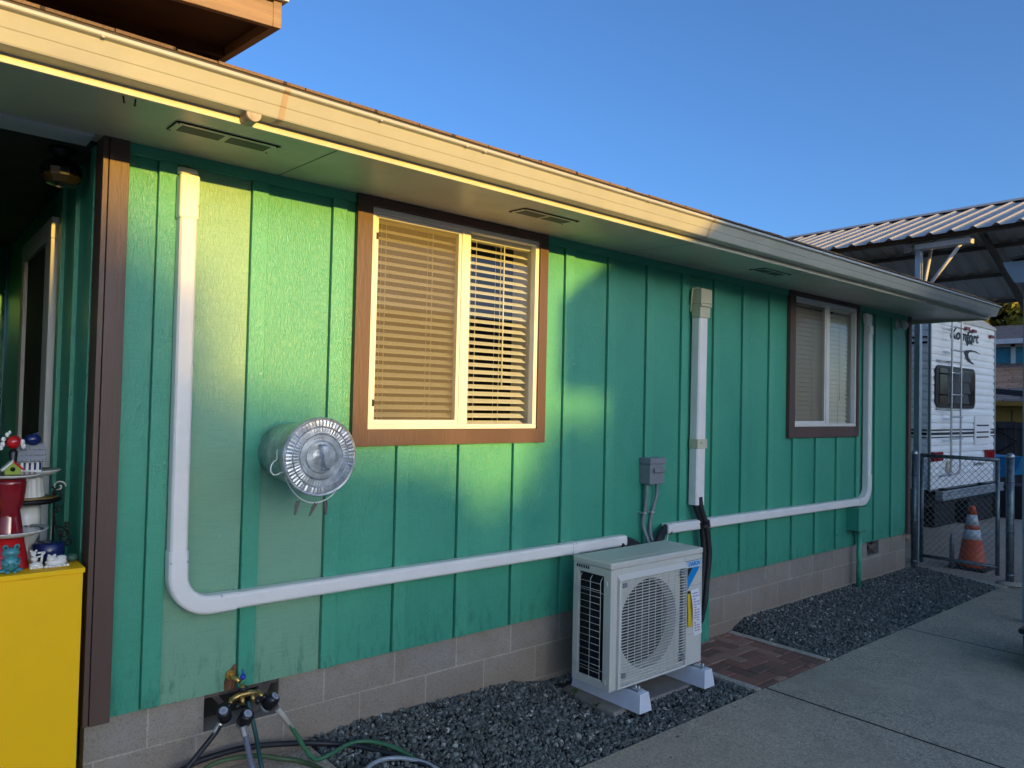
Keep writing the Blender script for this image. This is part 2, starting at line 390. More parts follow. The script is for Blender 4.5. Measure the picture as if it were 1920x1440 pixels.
def block_mat():
    m, t, p = newmat("concrete_block"); tc = t.nodes.new("ShaderNodeTexCoord"); sep = t.nodes.new("ShaderNodeSeparateXYZ"); t.links.new(tc.outputs['Object'], sep.inputs[0])
    cb = t.nodes.new("ShaderNodeCombineXYZ")
    t.links.new(math_(t, 'ADD', sep.outputs[0], -0.243 + 0.4064*20), cb.inputs[0]); t.links.new(math_(t, 'ADD', sep.outputs[2], 0.175 + 0.2032*10), cb.inputs[1])
    br = N(t, "ShaderNodeTexBrick", offset=0.5, offset_frequency=2); t.links.new(cb.outputs[0], br.inputs['Vector'])
    br.inputs['Scale'].default_value = 1; br.inputs['Brick Width'].default_value = .4064; br.inputs['Row Height'].default_value = .2032
    br.inputs['Mortar Size'].default_value = 0.0045; br.inputs['Mortar Smooth'].default_value = 0.3; br.inputs['Bias'].default_value = 0
    br.inputs['Color1'].default_value = (0.30, 0.275, 0.24, 1); br.inputs['Color2'].default_value = (0.37, 0.33, 0.28, 1); br.inputs['Mortar'].default_value = (0.50, 0.46, 0.38, 1)
    v = coords(t); n = noise(t, v, 3.5, 8, .7); f = noise(t, v, 170, 3, .7)
    col = mix(t, ramp(t, n, [(0.35, .55), (0.65, 0)]), br.outputs[0], (0.24, 0.18, 0.12))
    col = mix(t, ramp(t, f, [(0.35, .5), (0.5, 0)]), col, (0.09, 0.085, 0.075))
    zr = t.nodes.new("ShaderNodeMapRange"); t.links.new(sep.outputs[2], zr.inputs[0]); zr.inputs[1].default_value = -0.12; zr.inputs[2].default_value = -0.40; zr.inputs[3].default_value = 0; zr.inputs[4].default_value = .55
    col = mix(t, math_(t, 'MULTIPLY', zr.outputs[0], n), col, (0.20, 0.115, 0.05))
    t.links.new(col, p.inputs['Base Color']); p.inputs['Roughness'].default_value = .92
    b = bump(t, p, br.outputs['Fac'], -0.35, 0.003); bump(t, p, f, .6, .002, b)
    return m
BLOCK = block_mat()
def attr_mat(name, stops, rough=.8, bs=0, attr="tone", spec=.4):
    m, t, p = newmat(name); a = N(t, "ShaderNodeAttribute", attribute_name=attr)
    col = ramp(t, a.outputs['Fac'], stops)
    n = noise(t, coords(t), 90, 3); col = mix(t, .25, col, ramp(t, n, [(.3, .0), (.7, .5)]), 'OVERLAY')
    t.links.new(col, p.inputs['Base Color']); p.inputs['Roughness'].default_value = rough; p.inputs['Specular IOR Level'].default_value = spec
    if bs: bump(t, p, n, bs, .003)
    return m
GRAVEL = attr_mat("crushed_basalt", [(0, (0.055, 0.062, 0.056)), (0.55, (0.135, 0.15, 0.138)), (0.84, (0.22, 0.235, 0.215)), (0.93, (0.42, 0.41, 0.37)), (1, (0.78, 0.76, 0.70))], .55, .3)
BRICKM = attr_mat("brick_paver", [(0, (0.20, 0.115, 0.09)), (0.5, (0.33, 0.155, 0.11)), (1, (0.42, 0.25, 0.19))], .85, .5)
LEAFG = attr_mat("green_foliage", [(0, (0.02, 0.045, 0.012)), (0.6, (0.06, 0.11, 0.025)), (1, (0.16, 0.19, 0.04))], .6)
LEAFY = attr_mat("yellow_green_foliage", [(0, (0.12, 0.14, 0.02)), (0.6, (0.32, 0.30, 0.05)), (1, (0.55, 0.45, 0.10))], .6)
for _lm in (LEAFG, LEAFY):
    _t = _lm.node_tree; _p = _t.nodes["Principled BSDF"]; _o = _t.nodes["Material Output"]
    _tr = _t.nodes.new("ShaderNodeBsdfTranslucent"); _mx = _t.nodes.new("ShaderNodeMixShader"); _mx.inputs[0].default_value = .3
    _src = _p.inputs['Base Color'].links[0].from_socket
    _t.links.new(_src, _tr.inputs[0]); _t.links.new(_p.outputs[0], _mx.inputs[1]); _t.links.new(_tr.outputs[0], _mx.inputs[2]); _t.links.new(_mx.outputs[0], _o.inputs[0])
def shingle_mat(name, c1, c2, ax='x', sc=1.0):
    m, t, p = newmat(name); tc = t.nodes.new("ShaderNodeTexCoord"); sep = t.nodes.new("ShaderNodeSeparateXYZ"); t.links.new(tc.outputs['Object'], sep.inputs[0])
    cb = t.nodes.new("ShaderNodeCombineXYZ"); a, b = (0, 1) if ax == 'x' else (1, 0)
    t.links.new(sep.outputs[a], cb.inputs[0]); t.links.new(sep.outputs[b], cb.inputs[1])
    br = N(t, "ShaderNodeTexBrick", offset=0.37, offset_frequency=2, squash_frequency=3, squash=1.3); t.links.new(cb.outputs[0], br.inputs['Vector'])
    br.inputs['Scale'].default_value = sc; br.inputs['Brick Width'].default_value = .3; br.inputs['Row Height'].default_value = .14
    br.inputs['Mortar Size'].default_value = 0.008; br.inputs['Color1'].default_value = (*c1, 1); br.inputs['Color2'].default_value = (*c2, 1); br.inputs['Mortar'].default_value = (c1[0]*.35, c1[1]*.35, c1[2]*.35, 1)
    n = noise(t, coords(t), 150, 3, .7); col = mix(t, .5, br.outputs[0], ramp(t, n, [(.3, .2), (.7, .8)]), 'OVERLAY')
    t.links.new(col, p.inputs['Base Color']); p.inputs['Roughness'].default_value = .95; bump(t, p, n, .6, .004); return m
SHINGLE = shingle_mat("brown_asphalt_shingle", (0.13, 0.085, 0.05), (0.20, 0.13, 0.075))
SHBROWN = shingle_mat("tan_brown_shingle", (0.16, 0.115, 0.085), (0.27, 0.20, 0.15), 'y', .55)
SHGREY = shingle_mat("grey_blue_shingle", (0.06, 0.075, 0.09), (0.10, 0.12, 0.14), 'y', .5)
METALROOF = M_("galvalume_roof_panel", (0.46, 0.43, 0.38), 0.45, .1, var=.08, vs_=2)
METALUNDER = METALROOF

# ------------------------------------------------------------------ ground, driveway, path, gravel
G = -0.47
tag(MB().box(-60, 120, -60, 160, -0.60, -0.53).build("ground", M_("bare_soil", (0.10, 0.075, 0.05), .95, var=.3, vs_=2, bs=.5, bsc=20)), kind="structure")
dj = [-9.384, -7.228, -5.072, -2.916, -0.760, 1.392, 3.548, 5.704, 7.90]
dv = MB()
for i in range(len(dj)-1):
    for (y0, y1) in ((-3.4, -0.803), (-6.0, -3.408)):
        dv.box(dj[i]+.009, dj[i+1]-.009, y0, y1, G-.09, G)
dv.box(7.904, 26, -6.0, -0.803, G-.09, G); dv.box(8.24, 26, -.795, 9, G-.09, G-.004)
tag(dv.build("driveway", CONC, None, bevel=.009), kind="structure")
pv = MB(); pv.box(-4.0, 0.775, -0.795, 0.02, G-.09, -.357); pv.box(-4.0, -.2, .03, 3.2, G-.09, -.359)
tag(pv.build("porch_slab", CONC, None, bevel=.008), kind="structure")
jf = MB()
for x in dj[1:]: jf.box(x-.0085, x+.0085, -6, -.81, G-.09, G-.0035)
tag(jf.build('joint_filler', M_('black_joint_filler', (.012, .012, .012), .95)), kind='structure')
ed = MB(); ed.box(3.445, 3.505, -.80, .018, G-.1, G+.006); ed.box(4.362, 4.424, -.80, .018, G-.1, G+.006); ed.box(8.03, 8.235, -.86, .3, G-.1, G+.012)
tag(ed.build("path_edging", CONC2, None, bevel=.006), kind="structure")

def tone_mesh(name, V, F, tone, mat, smooth=False, parent=None, loc=(0,0,0)):
    me = bpy.data.meshes.new(name); V = np.asarray(V, np.float32); F = np.asarray(F, np.int32)
    k = F.shape[1]
    me.vertices.add(len(V)); me.vertices.foreach_set("co", (V-np.asarray(loc, np.float32)).ravel())
    me.loops.add(F.size); me.loops.foreach_set("vertex_index", F.ravel())
    me.polygons.add(len(F)); me.polygons.foreach_set("loop_start", np.arange(0, F.size, k, dtype=np.int32)); me.polygons.foreach_set("loop_total", np.full(len(F), k, np.int32))
    me.update(calc_edges=True)
    at = me.attributes.new("tone", 'FLOAT', 'POINT'); at.data.foreach_set("value", np.asarray(tone, np.float32))
    me.polygons.foreach_set("use_smooth", np.full(len(F), smooth))
    me.materials.append(mat); o = bpy.data.objects.new(name, me); COL.objects.link(o)
    if parent is not None: attach(o, parent)
    else: o.location = loc
    return o
def gz(x, y):      # gravel surface height
    k = np.clip(-np.asarray(y)/0.8, 0, 1)
    near = np.clip((3.2-np.asarray(x))/2.0, 0, 1)*0.07
    x_ = np.asarray(x)
    ed_ = np.abs(x_-3.93)-.49
    taper = .065*(.25*np.clip((1.0-x_)/.22, 0, 1)+np.clip(1-ed_/.2, 0, 1))
    taper = taper + .045*np.clip((x_-2.05)/.3, 0, 1)*(x_ < 3.44)
    return (-0.398+near-taper)*(1-k) + (-0.478)*k + .010*np.sin(np.asarray(x)*5.1+2*np.asarray(y))*(1-k)*k*4
def gravel(name, x0, x1, label_, seed, left_slant=False):
    g = np.random.default_rng(seed)
    dens = 6800
    n = int((x1-x0)*.8*dens)
    X = g.uniform(x0, x1, n); Y = -g.uniform(-.02, .797, n)
    kp = ~((X > 2.375) & (X < 3.35) & (Y > -.515) & (Y < -.04)); X = X[kp]; Y = Y[kp]; n = len(X)
    S = g.gamma(6, 1/6, n)*.0078+.0018; S = np.clip(S, .004, .020)
    Z = gz(X, Y)+g.uniform(-.006, .008, n)
    ico = np.array([(0,0,1),(.894,0,.447),(.276,.851,.447),(-.724,.526,.447),(-.724,-.526,.447),(.276,-.851,.447),(.724,.526,-.447),(-.276,.851,-.447),(-.894,0,-.447),(-.276,-.851,-.447),(.724,-.526,-.447),(0,0,-1)])
    fc = np.array([(0,1,2),(0,2,3),(0,3,4),(0,4,5),(0,5,1),(1,6,2),(2,7,3),(3,8,4),(4,9,5),(5,10,1),(2,6,7),(3,7,8),(4,8,9),(5,9,10),(1,10,6),(6,11,7),(7,11,8),(8,11,9),(9,11,10),(10,11,6)])
    V = ico[None]*(1+g.uniform(-.32, .32, (n, 12, 1)))
    V = V*np.stack([g.uniform(.8, 1.35, n), g.uniform(.7, 1.1, n), g.uniform(.45, .85, n)], 1)[:, None]
    q = g.normal(size=(n, 4)); q[:, 0] += 1.2; q /= np.linalg.norm(q, axis=1)[:, None]
    a, b, c, d = q.T
    Rm = np.stack([np.stack([1-2*(c*c+d*d), 2*(b*c-a*d), 2*(b*d+a*c)], 1), np.stack([2*(b*c+a*d), 1-2*(b*b+d*d), 2*(c*d-a*b)], 1), np.stack([2*(b*d-a*c), 2*(c*d+a*b), 1-2*(b*b+c*c)], 1)], 1)
    V = np.einsum('nij,nkj->nki', Rm, V)*S[:, None, None]
    V += np.stack([X, Y, Z], 1)[:, None]
    F = (fc[None]+(np.arange(n)*12)[:, None, None]).reshape(-1, 3)
    tone = np.repeat(g.beta(1.6, 1.9, n), 12)
    o = tone_mesh(name, V.reshape(-1, 3), F, tone, GRAVEL, loc=((x0+x1)/2, -.4, G))
    tag(o, label_, "gravel", kind="stuff")
    return o
gravel("gravel_bed", 0.785, 3.442, "dark crushed gravel bed around the air conditioner, beside the near wall", 3)
gravel("gravel_bed", 4.426, 8.03, "dark crushed gravel bed past the brick path, up to the gate", 4)
b_ = MB()
for x0, x1 in ((.78, 3.44), (4.43, 8.028)):
    nx = 60
    vs_ = []; 
    for i in range(nx+1):
        x = x0+(x1-x0)*i/nx
        for j in range(9): y = .02-.82*j/8; vs_.append((x, y, float(gz(x, y))-.012))
    b_.add(vs_, [(i*9+j, i*9+j+1, (i+1)*9+j+1, (i+1)*9+j) for i in range(nx) for j in range(8)])
tag(b_.build("soil_bed", M_("dark_gravel_dust", (0.03, 0.032, 0.032), .95, var=.3, vs_=60)), kind="structure")
# herringbone brick path
V = []; F = []; T = []
bl, bw = .196, .095
def brick(x, y, w_, h_, tone):
    x0, x1, y0, y1 = x, x+w_, y, y+h_
    x0 = max(x0, 3.508); x1 = min(x1, 4.359); y0 = max(y0, -.797); y1 = min(y1, .012)
    if x1-x0 < .012 or y1-y0 < .012: return
    dz = rnd.uniform(-.003, .002); z = G+.002+dz; e = .004; n = len(V); tl = rnd.uniform(-.0015, .0015)
    V.extend([(x0, y0, z-.05), (x1, y0, z-.05), (x1, y1, z-.05), (x0, y1, z-.05), (x0, y0, z-e), (x1, y0, z-e), (x1, y1, z-e), (x0, y1, z-e),
              (x0+e, y0+e, z+tl), (x1-e, y0+e, z-tl), (x1-e, y1-e, z+tl), (x0+e, y1-e, z)])
    for f in ((0,1,5,4), (1,2,6,5), (2,3,7,6), (3,0,4,7), (4,5,9,8), (5,6,10,9), (6,7,11,10), (7,4,8,11), (8,9,10,11)): F.append([n+i for i in f])
    T.extend([tone]*12)
u = .1016
for i in range(-12, 24):
    for j in range(-12, 24):
        if (i-j) % 4 == 0: brick(3.42+i*u, -.95+j*u, bl, bw, rnd.random())          # two wide
        if (i-j) % 4 == 2+0 and True: pass
for i in range(-12, 24):
    for j in range(-12, 24):
        if (i-j) % 4 == 3: brick(3.42+i*u, -.95+j*u, bw, bl, rnd.random())          # two deep
o = tone_mesh("brick_path", V, F, T, BRICKM, loc=(3.93, -.4, G)); tag(o, kind="structure")
tag(MB().box(3.506, 4.361, -.80, .016, G-.09, G-.007).build("path_bed", M_("sandy_joint_fill", (.03, .026, .02), .95, var=.3, vs_=40)), kind="structure")

# ------------------------------------------------------------------ house
house = empty("house", (3.75, 0, G), "low green board and batten house with brown trim and cream gutter", "house")
S = 0.4064; XR = 7.76
W1 = (1.028, 2.200, 1.178, 2.333); W2 = (5.278, 6.474, 1.178, 2.343)
sd_ = wall_holes(MB(), -.199, XR, 0.0, 2.388, 0.012, .10, [W1, W2])
xs_ = [-.199] + [i*S for i in range(0, 19)] + [XR]
for a, b in zip(xs_[:-1], xs_[1:]):
    b2 = b-.0055 if b < XR else b
    for Wn in (W1, W2):
        if a < Wn[1] and b2 > Wn[0]:
            if Wn[0] > a: sd_.box(a, Wn[0], 0, .0118, 0, 2.388)
            if Wn[1] < b2: sd_.box(Wn[1], b2, 0, .0118, 0, 2.388)
            sd_.box(max(a, Wn[0]), min(b2, Wn[1]), 0, .0118, 0, Wn[2]); sd_.box(max(a, Wn[0]), min(b2, Wn[1]), 0, .0118, Wn[3], 2.388)
            break
    else: sd_.box(a, b2, 0, .0118, 0, 2.388)
siding = sd_.build("siding", GREEN, house)
bt = MB(); g1 = random.Random(3)
for i in range(0, 19):
    x = i*S; wd = .076 + g1.uniform(-.002, .002)
    zt = 2.334
    if .93 < x+.04 < 2.275: zt = 1.089
    if 5.17 < x+.04 < 6.51: zt = 1.075
    bt.box(x, x+wd, -.018, 0.0, .010 + g1.uniform(-.008, .004), zt)
bt.box(-.119, .938, -.0185, 0.0, 2.3345, 2.388); bt.box(2.268, 5.18, -.0185, 0, 2.3345, 2.388); bt.box(6.517, XR-.05, -.0185, 0, 2.3345, 2.388)
bt.build("battens", GREEN2, siding, bevel=.0025)
sw = MB(); sw.box(-.2, -.10, .101, 3.2, -.2, 2.388)
for y in (.14, .51, .86): sw.box(-.218, -.2, y, y+.075, -.2, 2.388)
sw.box(-1.62, -.21, 3.1, 3.2, -.45, 2.388); sw.box(-4.0, -.98, .17, .27, -.42, 2.371); sw.box(-1.62, -.98, .27, .36, -.42, 2.371); sw.box(-1.72, -1.62, .161, 3.2, -.45, 2.388)  # left wall and front screen added out of view to darken the porch
for x in (-.62, -1.03, -1.43): sw.box(x, x+.075, 3.082, 3.1, -.45, 2.388)
sw.build("porch_wall", GREEN, house)
dr = MB(); 
for a in ((1.04, 1.16), (1.98, 2.10)): dr.box(-.235, -.2, a[0], a[1], -.42, 2.13)
dr.box(-.236, -.2, 1.04, 2.10, 2.13, 2.24); dr.box(-.228, -.2, 1.20, 1.26, -.42, 2.13)
door = dr.build("door_frame", WHITEP, house, bevel=.004)
MB().box(-.215, -.2, 1.262, 1.978, -.42, 2.128).build("door_panel", ASHADOW, door)  # near-black panel carries the porch shade in its colour
ct = MB(); ct.box(-.219, -.199, -.037, .10, -.006, 2.388); ct.box(-.195, -.120, -.035, 0, -.008, 2.388)
ct.build("corner_trim", BROWN, house, bevel=.002)
ct = MB(); ct.box(XR-.048, XR+.02, -.030, 0, -.004, 2.388); ct.box(XR+.001, XR+.02, 0, .08, -.004, 2.388)
ct.build("corner_trim", BROWN, house, bevel=.002)
# gable side and back walls
MB().box(XR-.10, XR, .101, 8.0, 0, 2.388).box(-.2, XR, 8.0, 8.1, 0, 2.388).build("end_wall", GREEN, house)
fd = wall_holes(MB(), -.20, XR+.01, -.62, 0.0, .021, .18, [(.272, .618, -.170, .0), (6.835, 7.11, -.150, .0)])
found = fd.build("foundation", BLOCK, house)
MB().box(XR-.15, XR+.01, .181, 8.1, -.62, 0).build("foundation", BLOCK, house); MB().box(-.2, -.05, .181, 8.1, -.62, 0).build("foundation", BLOCK, house)
VFLAP = M_("rusty_sheet_metal", (.11, .085, .075), .7, var=.4, vs_=20)
for (a, b, z0) in ((.272, .618, -.17), (6.835, 7.11, -.15)):
    v = MB(); v.box(a, b, .17, .178, z0, 0)
    v.build("crawl_vent", ASHADOW, found)  # dark sheet standing for the shade inside the opening
    v = MB(); m_ = (a+b)/2
    if a < 1:
        v.prism([(a+.20, z0+.02), (a+.26, z0+.02), (b-.01, -.004), (b-.07, -.004)], 1, .05, .07); v.box(a, b, .04, .05, -.03, -.004); v.prism([(a+.02, -.004), (a+.05, -.004), (a+.10, -.07), (a+.075, -.075)], 1, .05, .06)
    else:
        v.prism([(a, z0), (a+.03, z0), (b, -.01), (b-.03, -.01)], 1, .05, .07); v.prism([(a, -.01), (a+.03, -.01), (b, z0), (b-.03, z0)], 1, .04, .049)
        v.prism([(a+.05, -.045), (b-.05, -.045), (b-.08, -.085), (a+.08, -.085)], 1, .03, .039)
    v.build("vent_flap", VFLAP, found)
MB().box(3.86, 4.062, -.016, .020, -.475, -.002).build("crawl_door_board", GREEN2, house, bevel=.003)
# soffit, fascia, gutter, roof
XL, XE = -4.0, 8.146
sf = MB(); sf.prism([(-.655, 2.352), (-.655, 2.372), (.10, 2.415), (.10, 2.389)], 0, XL, XE-.02)

sf.prism([(.101, 2.389), (.101, 2.41), (8.5, 2.41), (8.5, 2.389)], 0, XR+.021, XE-.02)
soffit = sf.build("soffit", SOFFIT, house)
MB().box(-1.62, -.21, .141, 3.1, 2.389, 2.41).build("porch_ceiling", M_("shade_brown_ceiling", (.035, .028, .022), .8, var=.3), house)  # ceiling coloured dark brown to stand in for the deep porch shade
MB().box(-1.60, -.24, .29, 3.0, -.358, -.348).build("dark_floor_sheet", M_("porch_floor_shade", (.03, .025, .02), .95, var=.4, vs_=60), house)  # dark sheet added over the porch floor to cut its bounce light
MB().box(XL, -.25, -.02, .14, 2.372, 2.3885).build("porch_beam", WHITEP, house, bevel=.003)
fa = MB().box(XL, XE, -.668, -.655, 2.339, 2.512); fa.box(XE-.018, XE, -.655, 8.5, 2.339, 2.50)
fa.build("fascia", CREAM, house, bevel=.002)
def gut_prof():
    return [(-.669, 2.470), (-.669, 2.368), (-.744, 2.366), (-.748, 2.371), (-.763, 2.404), (-.7605, 2.4055), (-.765, 2.4095), (-.784, 2.4495), (-.799, 2.4535), (-.803, 2.457), (-.803, 2.466), (-.799, 2.470), (-.790, 2.468), (-.790, 2.464), (-.796, 2.463), (-.796, 2.459), (-.780, 2.451), (-.758, 2.408), (-.742, 2.375), (-.673, 2.374), (-.673, 2.470)]
gm = MB(); gp = gut_prof()
n = len(gp); v = [(XL, q[0], q[1]) for q in gp] + [(8.14-(-.669-q[0])*.35, q[0], q[1]) for q in gp]
gm.add(v, [(i, (i+1) % n, n+(i+1) % n, n+i) for i in range(n)])
endp = [(8.14-(-.669-q[0])*.35, q[0], q[1]) for q in gp[:12]]
gm.add(endp, [tuple(range(12))])
gutter = gm.build("gutter", GUTTER, house)
hm = MB()
for x in (-.38, .62, 1.05, 1.15, 2.3, 3.3, 3.42, 4.46, 5.6, 6.6, 7.4): hm.ball((x, -.802, 2.452), .006, 8, (1, .5, .7))
hm.split("gutter_screw", GUTTER, gutter)
sm_ = MB(); n = 11
for xx in (.215, 2.9):
    v = []
    for x in (xx, xx+.022):
        v += [(x, q[0]-.0015, q[1]-(0.001 if k < 3 else 0)) for k, q in enumerate(gp[1:12])]
    sm_.add(v, [(i, i+1, n+i+1, n+i) for i in range(n-1)])
sm_.split("gutter_seam", M_("aged_sealant", (.40, .31, .22), .6, var=.2), gutter)
rf = MB(); rf.prism([(-.672, 2.482), (-.722, 2.476), (-.722, 2.5135), (-.60, 2.552), (4.0, 4.087), (4.0, 4.0)], 0, XL, XE+.01)
rf.prism([(4.0, 4.0), (4.0, 4.08), (8.6, 2.545), (8.6, 2.50)], 0, XL, XE+.01)
roof = rf.build("roof", DARKP, house)
sh = MB(); g2 = random.Random(11)
sl_ = 1.535/4.6
for row in range(0, 34):
    yb = -.728 + row*.138; x = XL + g2.uniform(-.3, 0)
    while x < XE:
        wd = g2.choice((.14, .19, .25, .33)); x1 = min(x+wd, XE+.012); xa = max(x+.004, XL)
        if row > 3 and wd: wd = wd
        th = g2.uniform(.006, .012)
        z0 = 2.5155+(yb+.715)*sl_+.0035*(1 if row else 0)
        if x1-xa > .03:
            y2 = yb+.16; lift = th + g2.uniform(0, .004) + (.006 if row else 0)
            sh.add([(xa, yb, z0), (x1, yb, z0), (x1, y2, z0+.16*sl_), (xa, y2, z0+.16*sl_), (xa, yb, z0+lift), (x1, yb, z0+lift), (x1, y2, z0+.16*sl_+.004), (xa, y2, z0+.16*sl_+.004)],
                   [(0,3,2,1), (4,5,6,7), (0,1,5,4), (1,2,6,5), (2,3,7,6), (3,0,4,7)])
        x += wd
sh.build("shingles", SHINGLE, roof)
ss = MB()
for x in (-1.9, .52, 2.96, 5.40):
    ss.add([(x, -.654, 2.3512), (x+.005, -.654, 2.3512), (x+.005, -.02, 2.3822), (x, -.02, 2.3822)], [(0, 1, 2, 3)])
ss.split("soffit_seam", ASHADOW, soffit)
# end gable infill
MB().prism([(-.6, 2.39), (8.5, 2.39), (4.0, 3.98)], 0, XR-.1, XR+.0).build("gable_wall", GREEN, house)
# soffit vents
VENTM = M_("dark_vent_mesh", (.075, .08, .062), .7, var=.2, vs_=200)
for xv in (-.06, 1.68, 4.02):
    v = MB(); yc0, yc1 = -.475, -.345
    def zs_(y): return 2.372-.0185+(y+.655)*.0496 if False else 2.352+(y+.655)*(.037/.755)
    def sheet(mb, xa, xb, ya, yb, off, th):
        mb.add([(xa, ya, zs_(ya)-off), (xb, ya, zs_(ya)-off), (xb, yb, zs_(yb)-off), (xa, yb, zs_(yb)-off), (xa, ya, zs_(ya)-off-th), (xb, ya, zs_(ya)-off-th), (xb, yb, zs_(yb)-off-th), (xa, yb, zs_(yb)-off-th)],
               [(0,3,2,1), (4,5,6,7), (0,1,5,4), (1,2,6,5), (2,3,7,6), (3,0,4,7)])
    L = .395 if xv < 3 else .36
    sheet(v, xv, xv+L, yc0, yc1, .0015, .003)
    fr_ = v.build("soffit_vent", SOFFIT, soffit)
    v = MB()
    for a in (.025, L/2+.012): sheet(v, xv+a, xv+a+L/2-.037, yc0+.028, yc1-.018, .0046, .0012)
    v.split("vent_mesh", VENTM, fr_)
    v = MB()
    sheet(v, xv, xv+L+.005, yc0-.004, yc0-.001, .001, .005); sheet(v, xv-.004, xv-.001, yc0, yc1, .001, .005)
    for a in (.006, L-.006):
        for y in (yc0+.008, yc1-.008): v.ball((xv+a, y, zs_(y)-.005), .004, 8)
    v.build("vent_edge", ASHADOW, fr_)
# windows
def window(W_, trimL, trimR, zb, slat_tilt, sp, drop, label=None):
    x0, x1, z0, z1 = W_
    fr = MB(); t = .028
    fr.box(x0, x1, -.022, .030, z0, z0+t); fr.box(x0, x1, -.022, .030, z1-t, z1)
    fr.box(x0, x0+t, -.021, .029, z0+t, z1-t); fr.box(x1-t, x1, -.021, .029, z0+t, z1-t)
    xm = (x0+x1)/2+.01
    fr.box(xm-.010, xm+.050, -.016, .028, z0+t, z1-t)
    # sliding sash left
    fr.box(x0+t, xm-.010, -.010, .025, z0+t, z0+t+.022); fr.box(x0+t, xm-.010, -.010, .025, z1-t-.022, z1-t); fr.box(x0+t, x0+t+.020, -.009, .024, z0+t+.022, z1-t-.022); fr.box(xm-.030, xm-.010, -.009, .024, z0+t+.022, z1-t-.022)
    frame = fr.build("window", FRAMEW, house, bevel=.003)
    if label: frame["label"] = label
    tr = MB(); tr.box(trimL, x0-.001, -.036, 0, zb, 2.388); tr.box(x1+.001, trimR, -.036, 0, zb, 2.388)
    tr.box(x0-.001, x1+.001, -.0355, 0, zb+.002, z0-.001); tr.box(x0-.001, x1+.001, -.0355, 0, z1+.001, 2.388)
    tr.build("window_trim", BROWN, frame, bevel=.002)
    MB().box(x0+t+.002, xm-.012, .010, .013, z0+t+.01, z1-t-.01).build("pane", GLASS, frame)
    MB().box(xm+.051, x1-t, .018, .021, z0+t, z1-t).build("pane", GLASS, frame)
    MB().box(x0+t+.02, xm-.03, -.0045, -.0035, z0+t+.02, z1-t-.02).build("insect_screen", SCREEN, frame)
    k = MB(); k.box(x0+t+.004, x0+t+.016, -.0145, -.009, z0+.12, z0+.155); k.box(x0+t+.004, x0+t+.016, -.0145, -.009, z1-.165, z1-.13)
    k.split("screen_clip", BLACK, frame)
    rv = MB(); rv.box(x0+.0003, x0+.006, .031, .22, z0+.006, z1-.006); rv.box(x1-.006, x1-.0003, .031, .22, z0+.006, z1-.006); rv.box(x0+.0003, x1-.0003, .031, .22, z1-.0055, z1-.0003); rv.box(x0+.0003, x1-.0003, .031, .22, z0+.0003, z0+.0055)
    rv.build("window_reveal", SLAT, frame)
    bl_ = MB(); rot = Matrix.Rotation(R(slat_tilt), 3, 'X')
    z = z1-.055
    bl_.box(x0+.006, x1-.015, .036, .086, z1-.055, z1-.006)
    sl_w = .048; g3 = random.Random(5)
    while z > z0+.045:
        z -= sp
        if z < z0+.03: break
        bl_.obox(((x0+x1)/2-.016, .062, z), (x1-x0-.055, sl_w, .003), rot @ Matrix.Rotation(R(g3.uniform(-1.2, 1.2)), 3, 'X') @ Matrix.Rotation(R(g3.uniform(-.12, .12)), 3, 'Y'))
    bl_.box(x0+.012, x1-.045, .045, .080, z0+.006, z0+.026)
    b = bl_.build("blind", SLAT, frame)
    c = MB()
    for xx in (x0+.12, x0+.42, xm+.13, x1-.26):
        for dy in (-.0255, .0235): c.tube([(xx, .062+dy, z0+.02), (xx, .062+dy, z1-.03)], .0014, 5)
    c.tube([(x1-.235, .034, z0+.25), (x1-.235, .034, z1-.05)], .004, 6)
    c.build("blind_cord", SLAT, b)
    rm = MB(); rm.box(x0-.3, x1+.3, 2.6, 2.61, z0-.4, z1+.1); rm.box(x0-.31, x0-.3, .31, 2.6, z0-.4, z1+.1); rm.box(x1+.3, x1+.31, .31, 2.6, z0-.4, z1+.1); rm.box(x0-.3, x1+.3, .31, 2.6, z1+.101, z1+.11); rm.box(x0-.3, x1+.3, .31, 2.6, z0-.41, z0-.401)
    rm.build("room_interior", M_("dim_room", (.03, .025, .02), .9), frame)
window(W1, .940, 2.266, 1.091, 28, .0427, 0, "large window with open cream slatted blinds")
window(W2, 5.182, 6.515, 1.078, 66, .0427, 0, "farther window with closed blinds")
# bare wood patch near faucet and old pipe stub at eave
pt = MB().prism([(.352, .000), (.350, .04), (.362, .075), (.388, .108), (.403, .112), (.403, .0)], 1, -.0025, .001); pt.build("bare_wood_patch", COPPER, siding)

# ------------------------------------------------------------------ things fixed on the house
pipe = MB(); pipe.lathe([(.026, -.742), (.028, -.735), (.028, -.672)], (.128, 0, 2.362), 'y', 20)
o = pipe.build("pipe_stub", M_("rusty_white_pipe", (.42, .33, .26), .55, var=.5, vs_=30, dirt=.8)); tag(o, "short rusty white pipe stub sticking out under the gutter", "pipe stub")
nl = MB(); nl.tube([(-.275, -.60, 2.356), (-.272, -.605, 2.335)], .003, 6); nl.ball((-.272, -.605, 2.333), .005, 6)
tag(nl.build("hook", IRON), "small dark nail in the soffit nearer the porch, one of two", "hook", "two hooks in the soffit")
nl = MB(); nl.tube([(-.235, -.60, 2.357), (-.237, -.60, 2.335)], .003, 6); nl.ball((-.237, -.60, 2.333), .005, 6)
tag(nl.build("hook", IRON), "small dark nail in the soffit nearer the soffit vent, one of two", "hook", "two hooks in the soffit")

